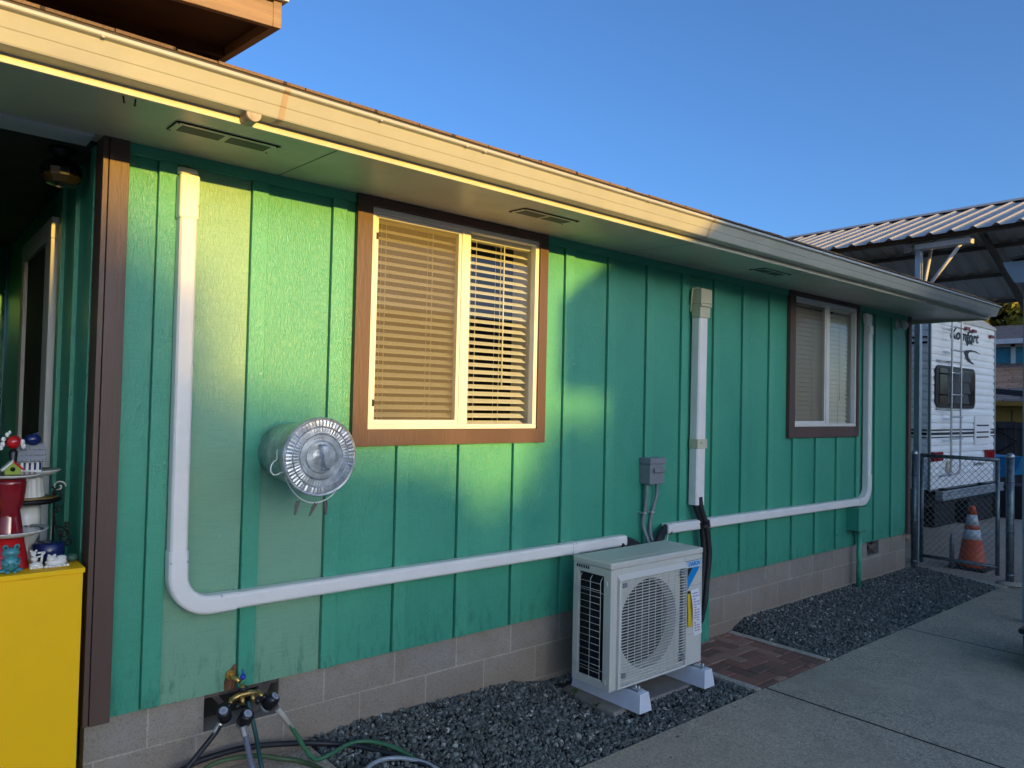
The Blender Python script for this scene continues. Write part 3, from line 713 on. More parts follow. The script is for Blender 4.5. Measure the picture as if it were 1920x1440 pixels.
def duct_path(mb, path, w_, d, y0):
    """rectangular duct following path in xz, width w_, standing d off wall plane y0 (chamfered)"""
    P = [Vector((p[0], p[1])) for p in path]; ring = []
    prof = [(-w_/2, 0), (-w_/2, -d+.012), (-w_/2+.008, -d+.002), (-w_/2+.016, -d), (w_/2-.016, -d), (w_/2-.008, -d+.002), (w_/2, -d+.012), (w_/2, 0)]
    V = []
    for i, p in enumerate(P):
        if i == 0: t = P[1]-P[0]
        elif i == len(P)-1: t = P[-1]-P[-2]
        else:
            t = (P[i+1]-P[i]).normalized()+(P[i]-P[i-1]).normalized()
        t.normalize(); nrm = Vector((-t.y, t.x))
        for a, b in prof: V.append((p.x+nrm.x*a, y0+b, p.y+nrm.y*a))
    n = len(prof); F = []
    for i in range(len(P)-1):
        for k in range(n): F.append((i*n+k, i*n+(k+1) % n, (i+1)*n+(k+1) % n, (i+1)*n+k))
    F.append(tuple(range(n))); F.append(tuple((len(P)-1)*n+k for k in range(n)))
    mb.add(V, F)
def arc(cx, cz, r, a0, a1, n=12): return [(cx+r*math.cos(R(a0+(a1-a0)*i/n)), cz+r*math.sin(R(a0+(a1-a0)*i/n))) for i in range(n+1)]
YD = -.019
# left duct
e = empty("line_cover", (.115, -.02, .4), "white line-set cover running down the left wall and along to the air conditioner", "line cover", "white line-set covers on the wall")
m_ = MB(); duct_path(m_, [(.110, 2.10), (.116, .66)], .072, .062, YD); m_.build("vertical_duct", DUCT, e)
m_ = MB(); duct_path(m_, [(.275+.08, .418), (2.52, .4155)], .072, .062, YD); m_.build("horizontal_duct", DUCT, e)
m_ = MB(); duct_path(m_, [(2.52, .4155), (3.005, .416)], .0715, .0615, YD); m_.build("horizontal_duct", DUCT, e)
m_ = MB(); duct_path(m_, [(.116, .665), (.117, .56)]+arc(.260, .56, .143, 180, 270, 14)+[(.365, .417)], .080, .066, YD); m_.build("elbow", DUCT, e)
m_ = MB(); duct_path(m_, [(2.49, .4157), (2.545, .4157)], .078, .066, YD); m_.build("coupling", DUCT, e)
m_ = MB(); m_.box(.068, .150, YD-.066, YD, 2.09, 2.285)
m_.prism([(YD, 2.286), (YD-.050, 2.286), (YD-.030, 2.318), (YD, 2.325)], 0, .068, .150); m_.build("end_cap", IVORY if False else DUCT, e, bevel=.012, seg=3)
m_ = MB()
for x, z in ((.083, .62), (.150, .62), (.083, 2.15), (.142, 2.15)): m_.ball((x, YD-.064, z), .0055, 8, (1, .6, 1))
for x, z in ((.300, .453), (.302, .381), (2.515, .449), (2.515, .383)): m_.ball((x, YD-.064, z), .0055, 8, (1, .6, 1))
m_.split("screw", STEEL, e)
# right duct
e = empty("line_cover", (6.6, -.02, .43), "white line-set cover running right from the black pipes and up beside the far window", "line cover", "white line-set covers on the wall")
m_ = MB(); duct_path(m_, [(3.452, .452), (4.72, .447)], .072, .062, YD); m_.build("horizontal_duct", DUCT, e)
m_ = MB(); duct_path(m_, [(4.722, .447), (6.46, .437)], .0715, .0615, YD); m_.build("horizontal_duct", DUCT, e)
m_ = MB(); duct_path(m_, [(6.44, .437), (6.52, .437)]+arc(6.52, .585, .148, 270, 360, 12)+[(6.669, .70)], .080, .066, YD); m_.build("elbow", DUCT, e)
m_ = MB(); duct_path(m_, [(6.668, .70), (6.668, 2.12)], .072, .062, YD); m_.build("vertical_duct", DUCT, e)
m_ = MB(); m_.box(6.628, 6.708, YD-.066, YD, 2.10, 2.19); m_.prism([(6.628, 2.19), (6.708, 2.19), (6.720, 2.26), (6.715, 2.30), (6.600, 2.31), (6.600, 2.27)], 1, YD-.05, YD); m_.build("end_cap", DUCT, e, bevel=.008)
m_ = MB()
for x, z in ((3.475, .49), (6.70, .68), (6.70, 2.16)): m_.ball((x, YD-.064, z), .0055, 8, (1, .6, 1))
m_.split("screw", STEEL, e)
# middle duct
e = empty("line_cover", (3.81, -.02, .59), "wide white vertical line-set cover with ivory cap and collar", "line cover", "white line-set covers on the wall")
m_ = MB(); duct_path(m_, [(3.828, 2.06), (3.818, .60)], .104, .072, YD-.001); m_.build("vertical_duct", DUCT, e)
m_ = MB(); m_.box(3.765, 3.890, YD-.082, YD, 2.005, 2.11); m_.box(3.761, 3.898, YD-.092, YD, 2.111, 2.222)
m_.prism([(3.757, 2.1105), (3.765, 2.085), (3.890, 2.085), (3.903, 2.1105)], 1, YD-.095, YD-.083); m_.build("end_cap", IVORY, e, bevel=.014, seg=3)
m_ = MB(); m_.box(3.760, 3.882, YD-.079, YD, 1.022, 1.094); m_.build("coupling", IVORY, e, bevel=.005)
m_ = MB(); m_.box(3.792, 3.81, YD-.081, YD-.079, 1.062, 1.068); m_.build("collar_mark", DECALK, e)
m_ = MB(); m_.tube([(3.740, -.03, 2.05), (3.738, -.045, 2.20), (3.742, -.045, 2.222), (3.80, -.06, 2.232)], .006, 8); m_.build("edge_bead", IVORY, e)
# black insulated pipes
e = empty("insulated_pipes", (3.1, -.06, .4), "black foam wrapped pipes leaving the left cover and sagging behind the air conditioner", "insulated pipes")
for k, dz in enumerate((.012, -.010, -.026)):
    m_ = MB(); m_.tube(spline([(2.95, -.05-.012*k, .418+dz), (3.03, -.055, .410+dz), (3.12, -.08-.012*k, .370+dz*.8), (3.22, -.11-.02*k, .30), (3.28, -.16-.02*k, .18)], 6), .017, 10); m_.build("pipe", BLACKFOAM, e)
e = empty("insulated_pipes", (3.4, -.06, .4), "black foam wrapped pipes entering the right cover above the air conditioner", "insulated pipes")
for k, dz in enumerate((.016, -.006, -.022)):
    m_ = MB(); m_.tube(spline([(3.50, -.05-.008*k, .452+dz), (3.44, -.055, .448+dz), (3.34, -.085-.01*k, .405+dz), (3.27, -.12-.02*k, .33+dz), (3.24, -.19-.01*k, .18)], 6), .018, 10); m_.build("pipe", BLACKFOAM, e)
m_ = MB(); m_.tube(spline([(3.42, -.10, .42), (3.36, -.14, .38), (3.33, -.17, .33)], 5), .004, 6); m_.build("white_wire", DUCT, e)
e = empty("insulated_pipes", (3.85, -.06, -.1), "black taped pipe bundle hanging out of the wide vertical cover", "insulated pipes")
for k, (dx, dy) in enumerate(((-.020, 0), (.018, 0), (0, -.026))):
    m_ = MB(); m_.tube(spline([(3.815+dx, -.055+dy, .66), (3.825+dx, -.06+dy, .585), (3.862+dx*.7, -.07+dy, .49), (3.873+dx*.55, -.075+dy, .44), (3.895+dx*1.0, -.08+dy, .34), (3.905+dx*1.3, -.085+dy, .22), (3.875+dx*1.1, -.09+dy, .05), (3.81+dx, -.12+dy, -.10), (3.72+dx*.5, -.16+dy, -.17), (3.60, -.22+dy, -.19), (3.32, -.27+dy, -.17)], 6), .023, 10); m_.build("pipe", BLACKFOAM, e)
m_ = MB(); m_.tube([(3.868, -.085, .475), (3.873, -.086, .455), (3.876, -.087, .435)], [.046, .044, .046], 12, smooth=False); m_.build("tape_band", BLACK, e)
# disconnect box
e = empty("disconnect_box", (3.29, -.05, .79), "grey electrical disconnect box with pull handle above the air conditioner", "electrical box")
m_ = MB(); m_.box(3.215, 3.372, -.098, -.001, .785, .925); m_.build("box", GREYP, e, bevel=.005)
m_ = MB(); m_.box(3.208, 3.380, -.104, -.001, .926, .968); m_.build("lid", GREYP, e, bevel=.004)
m_ = MB(); m_.box(3.245, 3.362, -.118, -.0985, .865, .900); m_.build("handle", GREYP, e, bevel=.010, seg=3)
for k, (x0_, xb) in enumerate(((3.240, 3.222), (3.352, 3.300))):
    q = MB(); q.tube(spline([(x0_, -.045, .79), (x0_+.002, -.045, .70), (x0_-(.006 if k == 0 else .030), -.04, .60), (xb, -.035, .50), (xb+(.02 if k == 0 else -.012), -.06, .40), (xb+.03, -.12, .27)], 6), .0125, 10)
    o = q.build("conduit", GREYP); tag(o, ("left" if k == 0 else "right")+" flexible grey conduit below the disconnect box", "conduit", "conduits below the disconnect box")
    q = MB(); q.tube([(x0_-(.010 if k == 0 else .036), -.042, .585), (x0_-(.010 if k == 0 else .037), -.042, .577)], .0165, 12)
    q.box(x0_-(.036 if k == 0 else .070), x0_-(.012 if k == 0 else .04), -.030, -.0005, .576, .587)
    q.build("clamp", STEEL, o) if False else tag(q.build("pipe_clamp", STEEL), "zinc clamp on the "+("left" if k == 0 else "right")+" grey conduit", "clamp", "conduit clamps")
# painted junction box + conduit on right
e = empty("junction_box", (6.47, -.06, .17), "green painted junction box below the far end of the white duct", "electrical box")
m_ = MB(); m_.box(6.345, 6.618, -.115, -.001, .168, .388); m_.build("box", GREEN2, e, bevel=.003)
m_ = MB(); m_.box(6.34, 6.623, -.122, -.1155, .163, .394); m_.build("cover", GREEN2, e, bevel=.002)
m_ = MB(); m_.box(6.42, 6.54, -.10, -.03, .150, .167); m_.build("hub", BROWN, e)
m_ = MB(); m_.tube([(6.475, -.065, .15), (6.475, -.065, -.43)], .024, 14); m_.build("conduit", GREEN2, e)
# motion light / dome lamp right
e = empty("wall_lamp", (7.45, -.06, 2.27), "round dome lamp under the eave at the far corner of the wall", "lamp")
m_ = MB(); m_.lathe([(.055, -.001), (.055, -.02), (.03, -.03), (.03, -.06)], (7.44, 0, 2.27), 'y', 20); m_.build("base", WHITEP, e)
m_ = MB(); m_.ball((7.44, -.085, 2.262), .058, 20, (1, .7, .9)); m_.build("dome", M_("frosted_glass", (.42, .46, .46), .25, var=.1), e)
# porch ceiling lamp (dark cut glass, blackened further to stand for shade)
e = empty("porch_lamp", (-.306, .3, 2.24), "dark cut glass globe lamp hanging from the porch ceiling", "lamp")
m_ = MB(); m_.lathe([(.05, 2.388), (.05, 2.37), (.03, 2.355), (.03, 2.335)], (-.312, .3, 0), 'z', 20); m_.build("canopy", IRON, e)
m_ = MB(); m_.lathe([(.045, 2.335), (.072, 2.32), (.082, 2.29), (.078, 2.26), (.055, 2.232), (.02, 2.222), (.0, 2.221)], (-.312, .3, 0), 'z', 14, smooth=False); m_.build("globe", M_("shaded_dark_glass", (.010, .010, .008), .12, var=.2, spec=.4), e)
# galvanised can
cx, cz = .600, 1.076
e = empty("galvanized_can", (cx, -.2, cz-.17), "galvanized steel can with ribbed lid mounted sideways on the wall", "can")
m_ = MB(); m_.lathe([(.128, -.019), (.133, -.022), (.134, -.03), (.133, -.06), (.135, -.064), (.137, -.07), (.137, -.12), (.140, -.125), (.138, -.13), (.152, -.31), (.155, -.314), (.153, -.318), (.156, -.372), (.163, -.378)], (cx, 0, cz), 'y', 56); m_.build("body", GALV, e)
pr = []
lid = MB(); nseg = 232
rings = [(.168, -.372), (.1725, -.376), (.1735, -.382), (.1725, -.389), (.169, -.392), (.1655, -.3915), (.1645, -.3885), (.162, -.388), (.160, -.3905), (.148, -.3915), (.135, -.392), (.133, -.3905), (.1315, -.3885), (.130, -.3905), (.128, -.3925), (.116, -.393), (.103, -.3935), (.101, -.392), (.0995, -.3895), (.098, -.392), (.096, -.3942), (.085, -.3945), (.0735, -.3948), (.072, -.393), (.0705, -.391), (.069, -.3935), (.067, -.3955), (.055, -.3958), (.040, -.3963), (.030, -.3975), (.018, -.3985), (0.0001, -.399)]
V = []; F = []; g4 = random.Random(9)
ribs = [g4.uniform(.35, 1) for _ in range(400)]
for i, (r, y) in enumerate(rings):
    for k in range(nseg):
        a = 2*math.pi*k/nseg; dy = 0
        wv = 0.5-0.5*math.cos(2*math.pi*(k % 4)/4)
        if i in (8, 9, 10): dy = -.0022*ribs[k//4]*wv + .0005*math.sin(k*.9)
        if i in (14, 15, 16): dy = -.0013*ribs[(k//4+37) % 200]*wv*(1, 1, .4)[i-14]
        dy += .0006*math.sin(3*a+i*.7)
        V.append((cx+r*math.cos(a), y+dy, cz+r*math.sin(a)))
for i in range(len(rings)-1):
    for k in range(nseg): F.append((i*nseg+k, i*nseg+(k+1) % nseg, (i+1)*nseg+(k+1) % nseg, (i+1)*nseg+k))
lid.add(V, F, False); ld = lid.build("lid", GALV, e)
m_ = MB()
for i in range(3):
    for k in range(7):
        a = R((90, 205, 335)[i]+(k-3)*7.5); m_.ball((cx+.085*math.cos(a), -.3945, cz+.085*math.sin(a)), .0045, 6, (.55, .45, 1.3))
m_.split("embossed_mark", GALV, ld)
hd = MB(); pts = [(cx-.010, -.399, cz+.050), (cx-.008, -.425, cz+.056), (cx-.003, -.438, cz+.044), (cx+.004, -.441, cz), (cx+.010, -.438, cz-.044), (cx+.012, -.425, cz-.056), (cx+.010, -.399, cz-.052)]
pts = spline(pts, 5)
V = []; F = []
for i, p in enumerate(pts):
    t = (pts[min(i+1, len(pts)-1)]-pts[max(i-1, 0)]).normalized(); nn = t.cross(Vector((1, 0, 0))).normalized()
    for a, b in ((-.011, .0014), (.011, .0014), (.011, -.0014), (-.011, -.0014)): V.append(p+Vector((a, 0, 0))+nn*b)
for i in range(len(pts)-1):
    for k in range(4): F.append((i*4+k, i*4+(k+1) % 4, (i+1)*4+(k+1) % 4, (i+1)*4+k))
hd.add(V, F, False); hd.build("handle", GALV, ld, bevel=.001)
bw_ = MB(); yb = -.335
pts = [(cx-.160, -.300, cz+.030), (cx-.166, -.31, cz+.015), (cx-.172, -.325, cz-.01), (cx-.190, -.335, cz-.020), (cx-.203, -.34, cz-.040), (cx-.202, -.342, cz-.062), (cx-.185, -.345, cz-.075)]
for k in range(0, 15):
    a = R(205+k*9.6); pts.append((cx+.178*math.cos(a)*.93, -.35, cz+.04+.245*math.sin(a)))
pts += [(cx+.180, -.345, cz-.04), (cx+.168, -.32, cz+.02), (cx+.160, -.30, cz+.03)]
bw_.tube(spline(pts, 3), .0030, 7); bail = bw_.build("bail", M_("bright_wire", (.80, .82, .82), .45, .3), e)
for k, (x, z, an, an2) in enumerate(((.512, .876, 12, -20), (.588, .864, 28, 10), (.650, .866, -6, 0))):
    q = MB()
    for sgn in (-1, 1):
        rot = Matrix.Rotation(R(an+sgn*5), 3, 'Y'); c = Vector((x+sgn*.0045, -.352+.002*sgn, z-.02)); q.obox(c, (.0055, .009, .062), rot)
    q.tube([(x-.008, -.352, z-.012), (x+.008, -.352, z-.012)], .004, 8)
    o = q.build("clothespin", WOODPEG, None, bevel=.001); tag(o, ("leftmost clothespin clipped on the can's wire bail", "middle clothespin clipped on the can's wire bail", "rightmost clothespin clipped on the can's wire bail")[k], "clothespin", "clothespins on the wire bail")
# ------------------------------------------------------------------ air conditioner
ac = empty("air_conditioner", (2.8, -.37, -.41), "putty coloured outdoor air conditioner unit on white risers", "air conditioner")
X0, X1, YB, YF, Z0, Z1 = 2.352, 3.240, -.218, -.527, -.316, .420
m_ = MB()
# casing: panels around openings
m_.box(X0+.004, X0+.022, YF+.004, YF+.062, Z0, Z1-.040)            # front left corner post
m_.box(X0+.004, X0+.022, YB-.045, YB, Z0, Z1-.040)                 # back left post
m_.box(X0+.004, X0+.022, YF+.062, YB-.045, Z0, Z0+.045); m_.box(X0+.004, X0+.022, YF+.062, YB-.045, Z1-.085, Z1-.040)
m_.box(X1-.022, X1-.004, YF+.004, YB, Z0, Z1-.040)                 # right side
m_.box(X0+.022, X1-.022, YB-.01, YB, Z0, Z1-.040); m_.box(X0+.022, X1-.022, YF+.02, YB-.01, Z0, Z0+.012)
# front panel: strips around square opening
FX0, FX1, FZ0, FZ1 = X0+.092, X0+.690, Z0+.040, Z1-.110
m_.box(X0+.022, FX0, YF+.004, YF+.014, Z0, Z1-.040); m_.box(FX1, X1-.022, YF+.004, YF+.014, Z0, Z1-.040)
m_.box(FX0, FX1, YF+.004, YF+.014, Z0, FZ0); m_.box(FX0, FX1, YF+.004, YF+.014, FZ1, Z1-.040)
casing = m_.build("casing", ACBODY, ac, bevel=.004)
m_ = MB(); m_.box(X0, X1, YF, YB+.004, Z1-.0395, Z1); m_.build("top_cover", ACBODY, ac, bevel=.010, seg=3)
m_ = MB(); m_.box(X0+.040, X1-.06, YF+.05, YB-.03, Z1, Z1+.0015); m_.build("top_panel", ACBODY, ac, bevel=.001)
# round hole plate
cxf, czf, rf_ = X0+.355, .022, .268
V = []; F = []; nn = 96
for k in range(nn):
    a = 2*math.pi*k/nn; c_, s_ = math.cos(a), math.sin(a)
    V.append((cxf+rf_*c_, YF+.010, czf+rf_*s_)); 
for k in range(nn):
    a = 2*math.pi*k/nn; c_, s_ = math.cos(a), math.sin(a); q = max(abs(c_), abs(s_)); 
    x = cxf+.3*c_/q; z = czf+.3*s_/q; V.append((min(max(x, FX0), FX1), YF+.010, min(max(z, FZ0), FZ1)))
for k in range(nn): F.append((k, (k+1) % nn, nn+(k+1) % nn, nn+k))
for k in range(nn):
    a = 2*math.pi*k/nn; V.append((cxf+(rf_-.012)*math.cos(a), YF+.075, czf+(rf_-.012)*math.sin(a)))
for k in range(nn): F.append((k, 2*nn+k, 2*nn+(k+1) % nn, (k+1) % nn))
m_ = MB().add(V, F); m_.build("fan_shroud", ACGRILL, ac)
m_ = MB(); m_.box(X0+.03, FX1, YF+.16, YF+.17, Z0+.02, Z1-.05); m_.build("fan_back", ACDARK, ac)
m_ = MB(); m_.lathe([(.0, YF+.065), (.045, YF+.068), (.06, YF+.08), (.06, YF+.13), (0, YF+.131)], (cxf, 0, czf), 'y', 24)
for k in range(3):
    a0 = R(k*120+20); V = []; F = []; na, nr = 9, 5
    for i in range(na):
        for j in range(nr):
            r = .058+(.245-.058)*j/(nr-1); a = a0+R(85)*i/(na-1)*(.65+.35*j/(nr-1)); V.append((cxf+r*math.cos(a), YF+.075+.055*i/(na-1), czf+r*math.sin(a)))
    for i in range(na-1):
        for j in range(nr-1): F.append((i*nr+j, i*nr+j+1, (i+1)*nr+j+1, (i+1)*nr+j))
    m_.add(V, F, True)
m_.build("fan", FANBL, ac)
# grille
gy = YF-.012
gx0, gx1, gz0, gz1 = X0+.058, X0+.700, Z0+.008, Z1-.074
m_ = MB()
m_.prism([(YF+.004, gz1), (gy-.004, gz1-.030), (gy-.004, gz1-.034), (YF+.004, gz1-.034)], 0, gx0, gx1+.002)
m_.box(gx0, gx0+.022, gy-.003, YF+.0035, gz0, gz1-.034); m_.box(gx1-.006, gx1, gy-.003, YF+.0035, gz0, gz1-.034); m_.box(gx0+.022, gx1-.006, gy-.003, YF+.0035, gz0, gz0+.014)
gf = m_.build("grille", ACGRILL, ac, bevel=.002)
m_ = MB(); z = gz0+.022
while z < gz1-.040:
    m_.add([(gx0+.022, gy, z), (gx1-.006, gy, z), (gx1-.006, gy+.005, z+.0002), (gx0+.022, gy+.005, z+.0002), (gx0+.022, gy, z+.0048), (gx1-.006, gy, z+.0048), (gx1-.006, gy+.005, z+.0048), (gx0+.022, gy+.005, z+.0048)],
           [(0,3,2,1), (4,5,6,7), (0,1,5,4), (1,2,6,5), (2,3,7,6), (3,0,4,7)]); z += .0172
m_.build("louvers", ACGRILL, gf)
m_ = MB()
for k in range(8):
    x = gx0+.085+k*.0625; m_.box(x-.0009, x+.0009, gy+.0005, gy+.0045, gz0+.014, gz1-.034)
m_.build("grille_ribs", ACGRILL, gf)
m_ = MB()
for x in (gx0+.050, gx1-.040):
    for z in (gz0+.070, gz1-.062): m_.box(x-.016, x+.016, gy-.003, gy+.006, z-.013, z+.013)
m_.split("screw_boss", GREYP, gf)
# coil side + guard
m_ = MB(); m_.box(X0+.024, X0+.028, YF+.060, YB-.044, Z0+.04, Z1-.08)
yy = YF+.062
while yy < YB-.046: m_.box(X0+.0215, X0+.024, yy, yy+.0012, Z0+.046, Z1-.086); yy += .006
m_.build("coil", ACDARK, ac)
gd = MB(); xg = X0-.004
for y in (YF+.078, YF+.160, YB-.066):
    gd.tube([(X0+.018, y, Z0+.035), (xg, y, Z0+.045), (xg, y, Z1-.115), (X0+.014, y, Z1-.095)], .0016, 6)
for k in range(15):
    z = Z0+.052+k*.0395
    gd.tube([(xg-.001, YF+.076, z), (xg-.001, YB-.064, z)], .0014, 6)
gd.build("coil_guard", M_("white_coated_wire", (.62, .62, .58), .4), ac)
gd = MB()
for z in (Z0+.105, Z1-.185):
    gd.tube(spline([(X0+.002, YF+.030, z), (xg-.006, YF+.045, z+.004), (xg-.004, YF+.08, z+.004), (xg-.004, YB-.06, z+.004), (xg-.006, YB-.02, z+.006), (X0+.002, YB-.010, z), (xg-.006, YB-.02, z-.010), (xg-.004, YB-.06, z-.010)], 4), .0016, 6)
gd.split("guard_clip", STEEL, ac)
m_ = MB()
for k in range(6): m_.box(X0+.000, X0+.012, YB-.040-k*.018, YB-.032-k*.018, Z1-.062, Z1-.044)
m_.split("vent_slot", ACDARK, ac)
m_ = MB()
for z in (Z0+.045, Z1-.125): m_.ball((X0+.004, YF+.040, z), .014, 12, (.25, .8, 1.3))
m_.split("dimple", ACGRILL, ac)
# logo plate
m_ = MB(); m_.box(X0+.716, X1-.012, YF+.0025, YF+.004, .305, .345); lg = m_.build("logo_plate", PALEB, ac)
textmesh("logo_text", "DAIKIN", .036, BLUE, lg, (X0+.793, YF+.0018, .3245), thick=.001, xs=1.02, shear=.25, bold=.0012)
m_ = MB(); m_.prism([(X0+.717, .302), (X0+.775, .302), (X0+.717, .232)], 1, YF+.0025, YF+.0042); m_.split("logo_mark", DECALK, ac)
m_ = MB(); m_.prism([(X0+.778, .302), (X0+.858, .302), (X0+.717, .155), (X0+.717, .226)], 1, YF+.0024, YF+.0041); m_.split("logo_mark", BLUE, ac)
m_ = MB(); m_.box(X0+.712, X1-.014, YF+.0035, YF+.0052, .186, .1875); m_.box(X0+.712, X1-.014, YF+.0035, YF+.0052, -.122, -.1205); m_.box(X0+.706, X1-.008, YF-.0005, YF+.004, .346, .3495); m_.build("panel_seam", GREYP, ac)
m_ = MB(); m_.add([(X0+.722, YF-.002, .160), (X0+.755, YF-.002, .160), (X0+.775, YF-.003, .05), (X0+.778, YF-.002, -.07), (X0+.722, YF-.006, -.07), (X0+.716, YF-.012, .02)], [(0, 1, 2, 3, 4, 5)])
m_.build("warning_label", YELLOWL, ac)
m_ = MB(); m_.box(X0+.722, X0+.752, YF-.0035, YF-.0022, .142, .158); m_.build("label_header", BLACK, ac)
tg = MB(); V = []; F = []
for i in range(9):
    t = i/8; x = X0+.744+.010*t+.055*t*t; z = .160-.300*t; y = YF-.008-.012*math.sin(t*5)
    V += [(x, y, z), (x+.080, y-.004+.006*math.sin(t*7), z+.008)]
for i in range(8): F.append((i*2, i*2+1, i*2+3, i*2+2))
tg.add(V, F, True); tg_ = tg.build("paper_tag", PAPER, ac)
tk = MB(); ti = MB()
for i in range(15):
    t = (i+1)/17.; x = X0+.744+.010*t+.055*t*t; z = .160-.300*t; y = YF-.008-.012*math.sin(t*5)-.003
    for a, b in ((.012, .035), (.040, .068)):
        if rnd.random() < .85: (tk if (i > 5 and rnd.random() < .7) else ti).box(x+a, x+b-rnd.uniform(0, .008), y-.003, y-.0012, z-.0035, z+.0035)
tk.build("tag_print", INK, tg_); ti.build("tag_print", INKB, tg_)
for k, x in enumerate((2.500, 3.125)):
    e = empty("riser", (x+.05, -.33, -.45), ("left" if k == 0 else "right")+" white riser block under the air conditioner", "riser", "risers under the air conditioner")
    m_ = MB(); zt, zb = Z0-.012, -.435
    y0, y1 = -.640, -.085
    m_.add([(x-.012, y0, zb), (x+.098, y0, zb), (x+.098, y1, zb), (x-.012, y1, zb), (x+.004, y0+.012, zt), (x+.082, y0+.012, zt), (x+.082, y1-.012, zt), (x+.004, y1-.012, zt)],
           [(0,3,2,1), (4,5,6,7), (0,1,5,4), (1,2,6,5), (2,3,7,6), (3,0,4,7)])
    m_.build("block", FOOT, e, bevel=.003)
    m_ = MB(); m_.box(x+.012, x+.074, -.60, -.12, zt, zt+.004)
    for y in (-.590, -.565): m_.tube([(x+.040, y, zt), (x+.040, y, zt+.03)], .006, 8)
    m_.box(x+.020, x+.066, -.60, -.53, zt+.004, Z0-.001); m_.build("bolt_rail", STEEL, e)
tag(MB().box(2.395, 3.330, -.530, -.045, -.55, -.4355).build("concrete_pad", PAD, None, bevel=.01), "weathered concrete pad under the air conditioner", "concrete pad")
# ------------------------------------------------------------------ faucet manifold and hoses
mf = empty("tap_manifold", (.41, -.10, -.02), "brass four way tap manifold with black water timers", "tap manifold")
m_ = MB(); m_.tube([(.375, .0, .070), (.380, -.045, .066), (.395, -.075, .055)], .012, 10); m_.lathe([(.022, -.012), (.022, -.004), (.018, 0)], (.375, 0, .07), 'y', 16)
m_.tube([(.400, -.085, .045), (.405, -.095, .005)], [.012, .015], 12)
m_.tube([(.345, -.105, -.006), (.385, -.10, .004), (.43, -.10, .004), (.475, -.105, -.002)], [.011, .013, .013, .011], 10)
for x, dx in ((.350, -.02), (.395, 0), (.44, .005), (.47, .025)): m_.tube([(x, -.105, 0), (x+dx, -.118, -.035)], .010, 10)
m_.build("brass_body", BRASS, mf)
m_ = MB(); m_.ball((.402, -.088, .078), .013, 12, (1, 1, 1)); m_.tube([(.402, -.088, .078), (.399, -.090, .112)], [.006, .003], 8); m_.build("blue_handle", M_("blue_tap_handle", (.01, .05, .38), .35), mf)
m_ = MB(); m_.lathe([(.019, .034), (.021, .030), (.021, .020), (.018, .016)], (.404, -.09, 0), 'z', 16)
for x, z, dx in ((.335, -.012, -.012), (.368, -.022, 0), (.455, -.02, .01), (.483, -.012, .016)): m_.tube([(x, -.118, z), (x+dx, -.125, z-.022)], .014, 10)
m_.split("black_valve", BLACK, mf)
for k, (c, d) in enumerate((((.305, -.140, -.048), (-.30, -.55, .78)), ((.395, -.150, -.082), (.10, -.62, .78)), ((.512, -.140, -.040), (.42, -.50, .76)))):
    c = Vector(c); d = Vector(d).normalized()
    q = MB(); q.tube([c-d*.045, c-d*.028, c-d*.024, c+d*.012, c+d*.030, c+d*.034], [.024, .027, .031, .031, .0275, .020], 20); tm = q.build("water_timer", BLACK, mf)
    q = MB(); q.tube([c+d*.0335, c+d*.0350], [.019, .018], 20); dl = q.build("dial", M_("grey_dial_face", (.24, .27, .34), .4), tm)
    q = MB(); a1 = d.cross(Vector((0, 0, 1))).normalized(); a2 = d.cross(a1)
    for j in range(10):
        an = 2*math.pi*j/10; p = c+d*.0352+(a1*math.cos(an)+a2*math.sin(an))*.0135; q.ball(p, .0018, 6)
    q.build("dial_marks", PAPER, dl)
    q = MB(); q.tube([c-d*.046, c-d*.030], [.026, .0285], 20); q.build("grey_collar", GREYP, tm)
def hose(name, pts, r, mat, label, n=8, extra=None):
    o = MB().tube(spline(pts, n), r, 10).build(name, mat); tag(o, label, "hose"); return o
ZP = -.357+.012
GREENH = M_("green_hose_vinyl", (.035, .16, .075), .4, var=.2, dirt=.25)
TEALH = M_("dark_teal_hose", (.012, .065, .07), .4, var=.2)
BLKH = M_("black_hose_rubber", (.014, .016, .022), .5, var=.3)
GREYH = M_("grey_ribbed_hose", (.16, .18, .24), .4, var=.15)
OLIVEH = M_("faded_olive_hose", (.06, .11, .045), .55, var=.25, dirt=.3)
hose("garden_hose", [(.285, -.150, -.083), (.262, -.152, -.115), (.20, -.158, -.175), (.085, -.165, -.290), (.03, -.18, -.37), (-.08, -.25, ZP), (-.30, -.34, ZP), (-.6, -.3, ZP)], .012, BLKH, "black rubber hose slanting down left from the left timer")
hose("garden_hose", [(.418, -.118, -.025), (.424, -.125, -.06), (.445, -.15, -.17), (.468, -.16, -.30), (.47, -.20, ZP), (.40, -.34, ZP), (.1, -.52, ZP)], .0095, TEALH, "dark teal hose dropping straight down between the timers")
hose("garden_hose", [(.545, -.148, -.085), (.562, -.15, -.105), (.595, -.155, -.155), (.635, -.16, -.22), (.67, -.17, -.285), (.72, -.18, -.345), (.80, -.175, -.345), (.90, -.15, -.338), (1.00, -.17, -.342), (1.09, -.27, -.362), (1.15, -.38, -.40), (1.22, -.52, -.43), (1.20, -.70, -.455), (1.05, -.86, -.458), (.7, -1.0, -.458)], .0105, GREENH, "green hose curving from the right timer onto the gravel")
q = MB().tube([(.540, -.147, -.078), (.560, -.149, -.101), (.612, -.155, -.180)], [.0135, .0135, .012], 12).build("hose_sleeve", M_("dirty_white_sleeve", (.45, .42, .36), .7, var=.2)); tag(q, "dirty white strain relief sleeve on the green hose", "hose sleeve")
pts = spline([(.385, -.165, -.120), (.392, -.170, -.155), (.405, -.168, -.215), (.425, -.165, -.29), (.455, -.19, -.37), (.46, -.27, ZP), (.38, -.42, ZP), (.2, -.6, ZP)], 14)
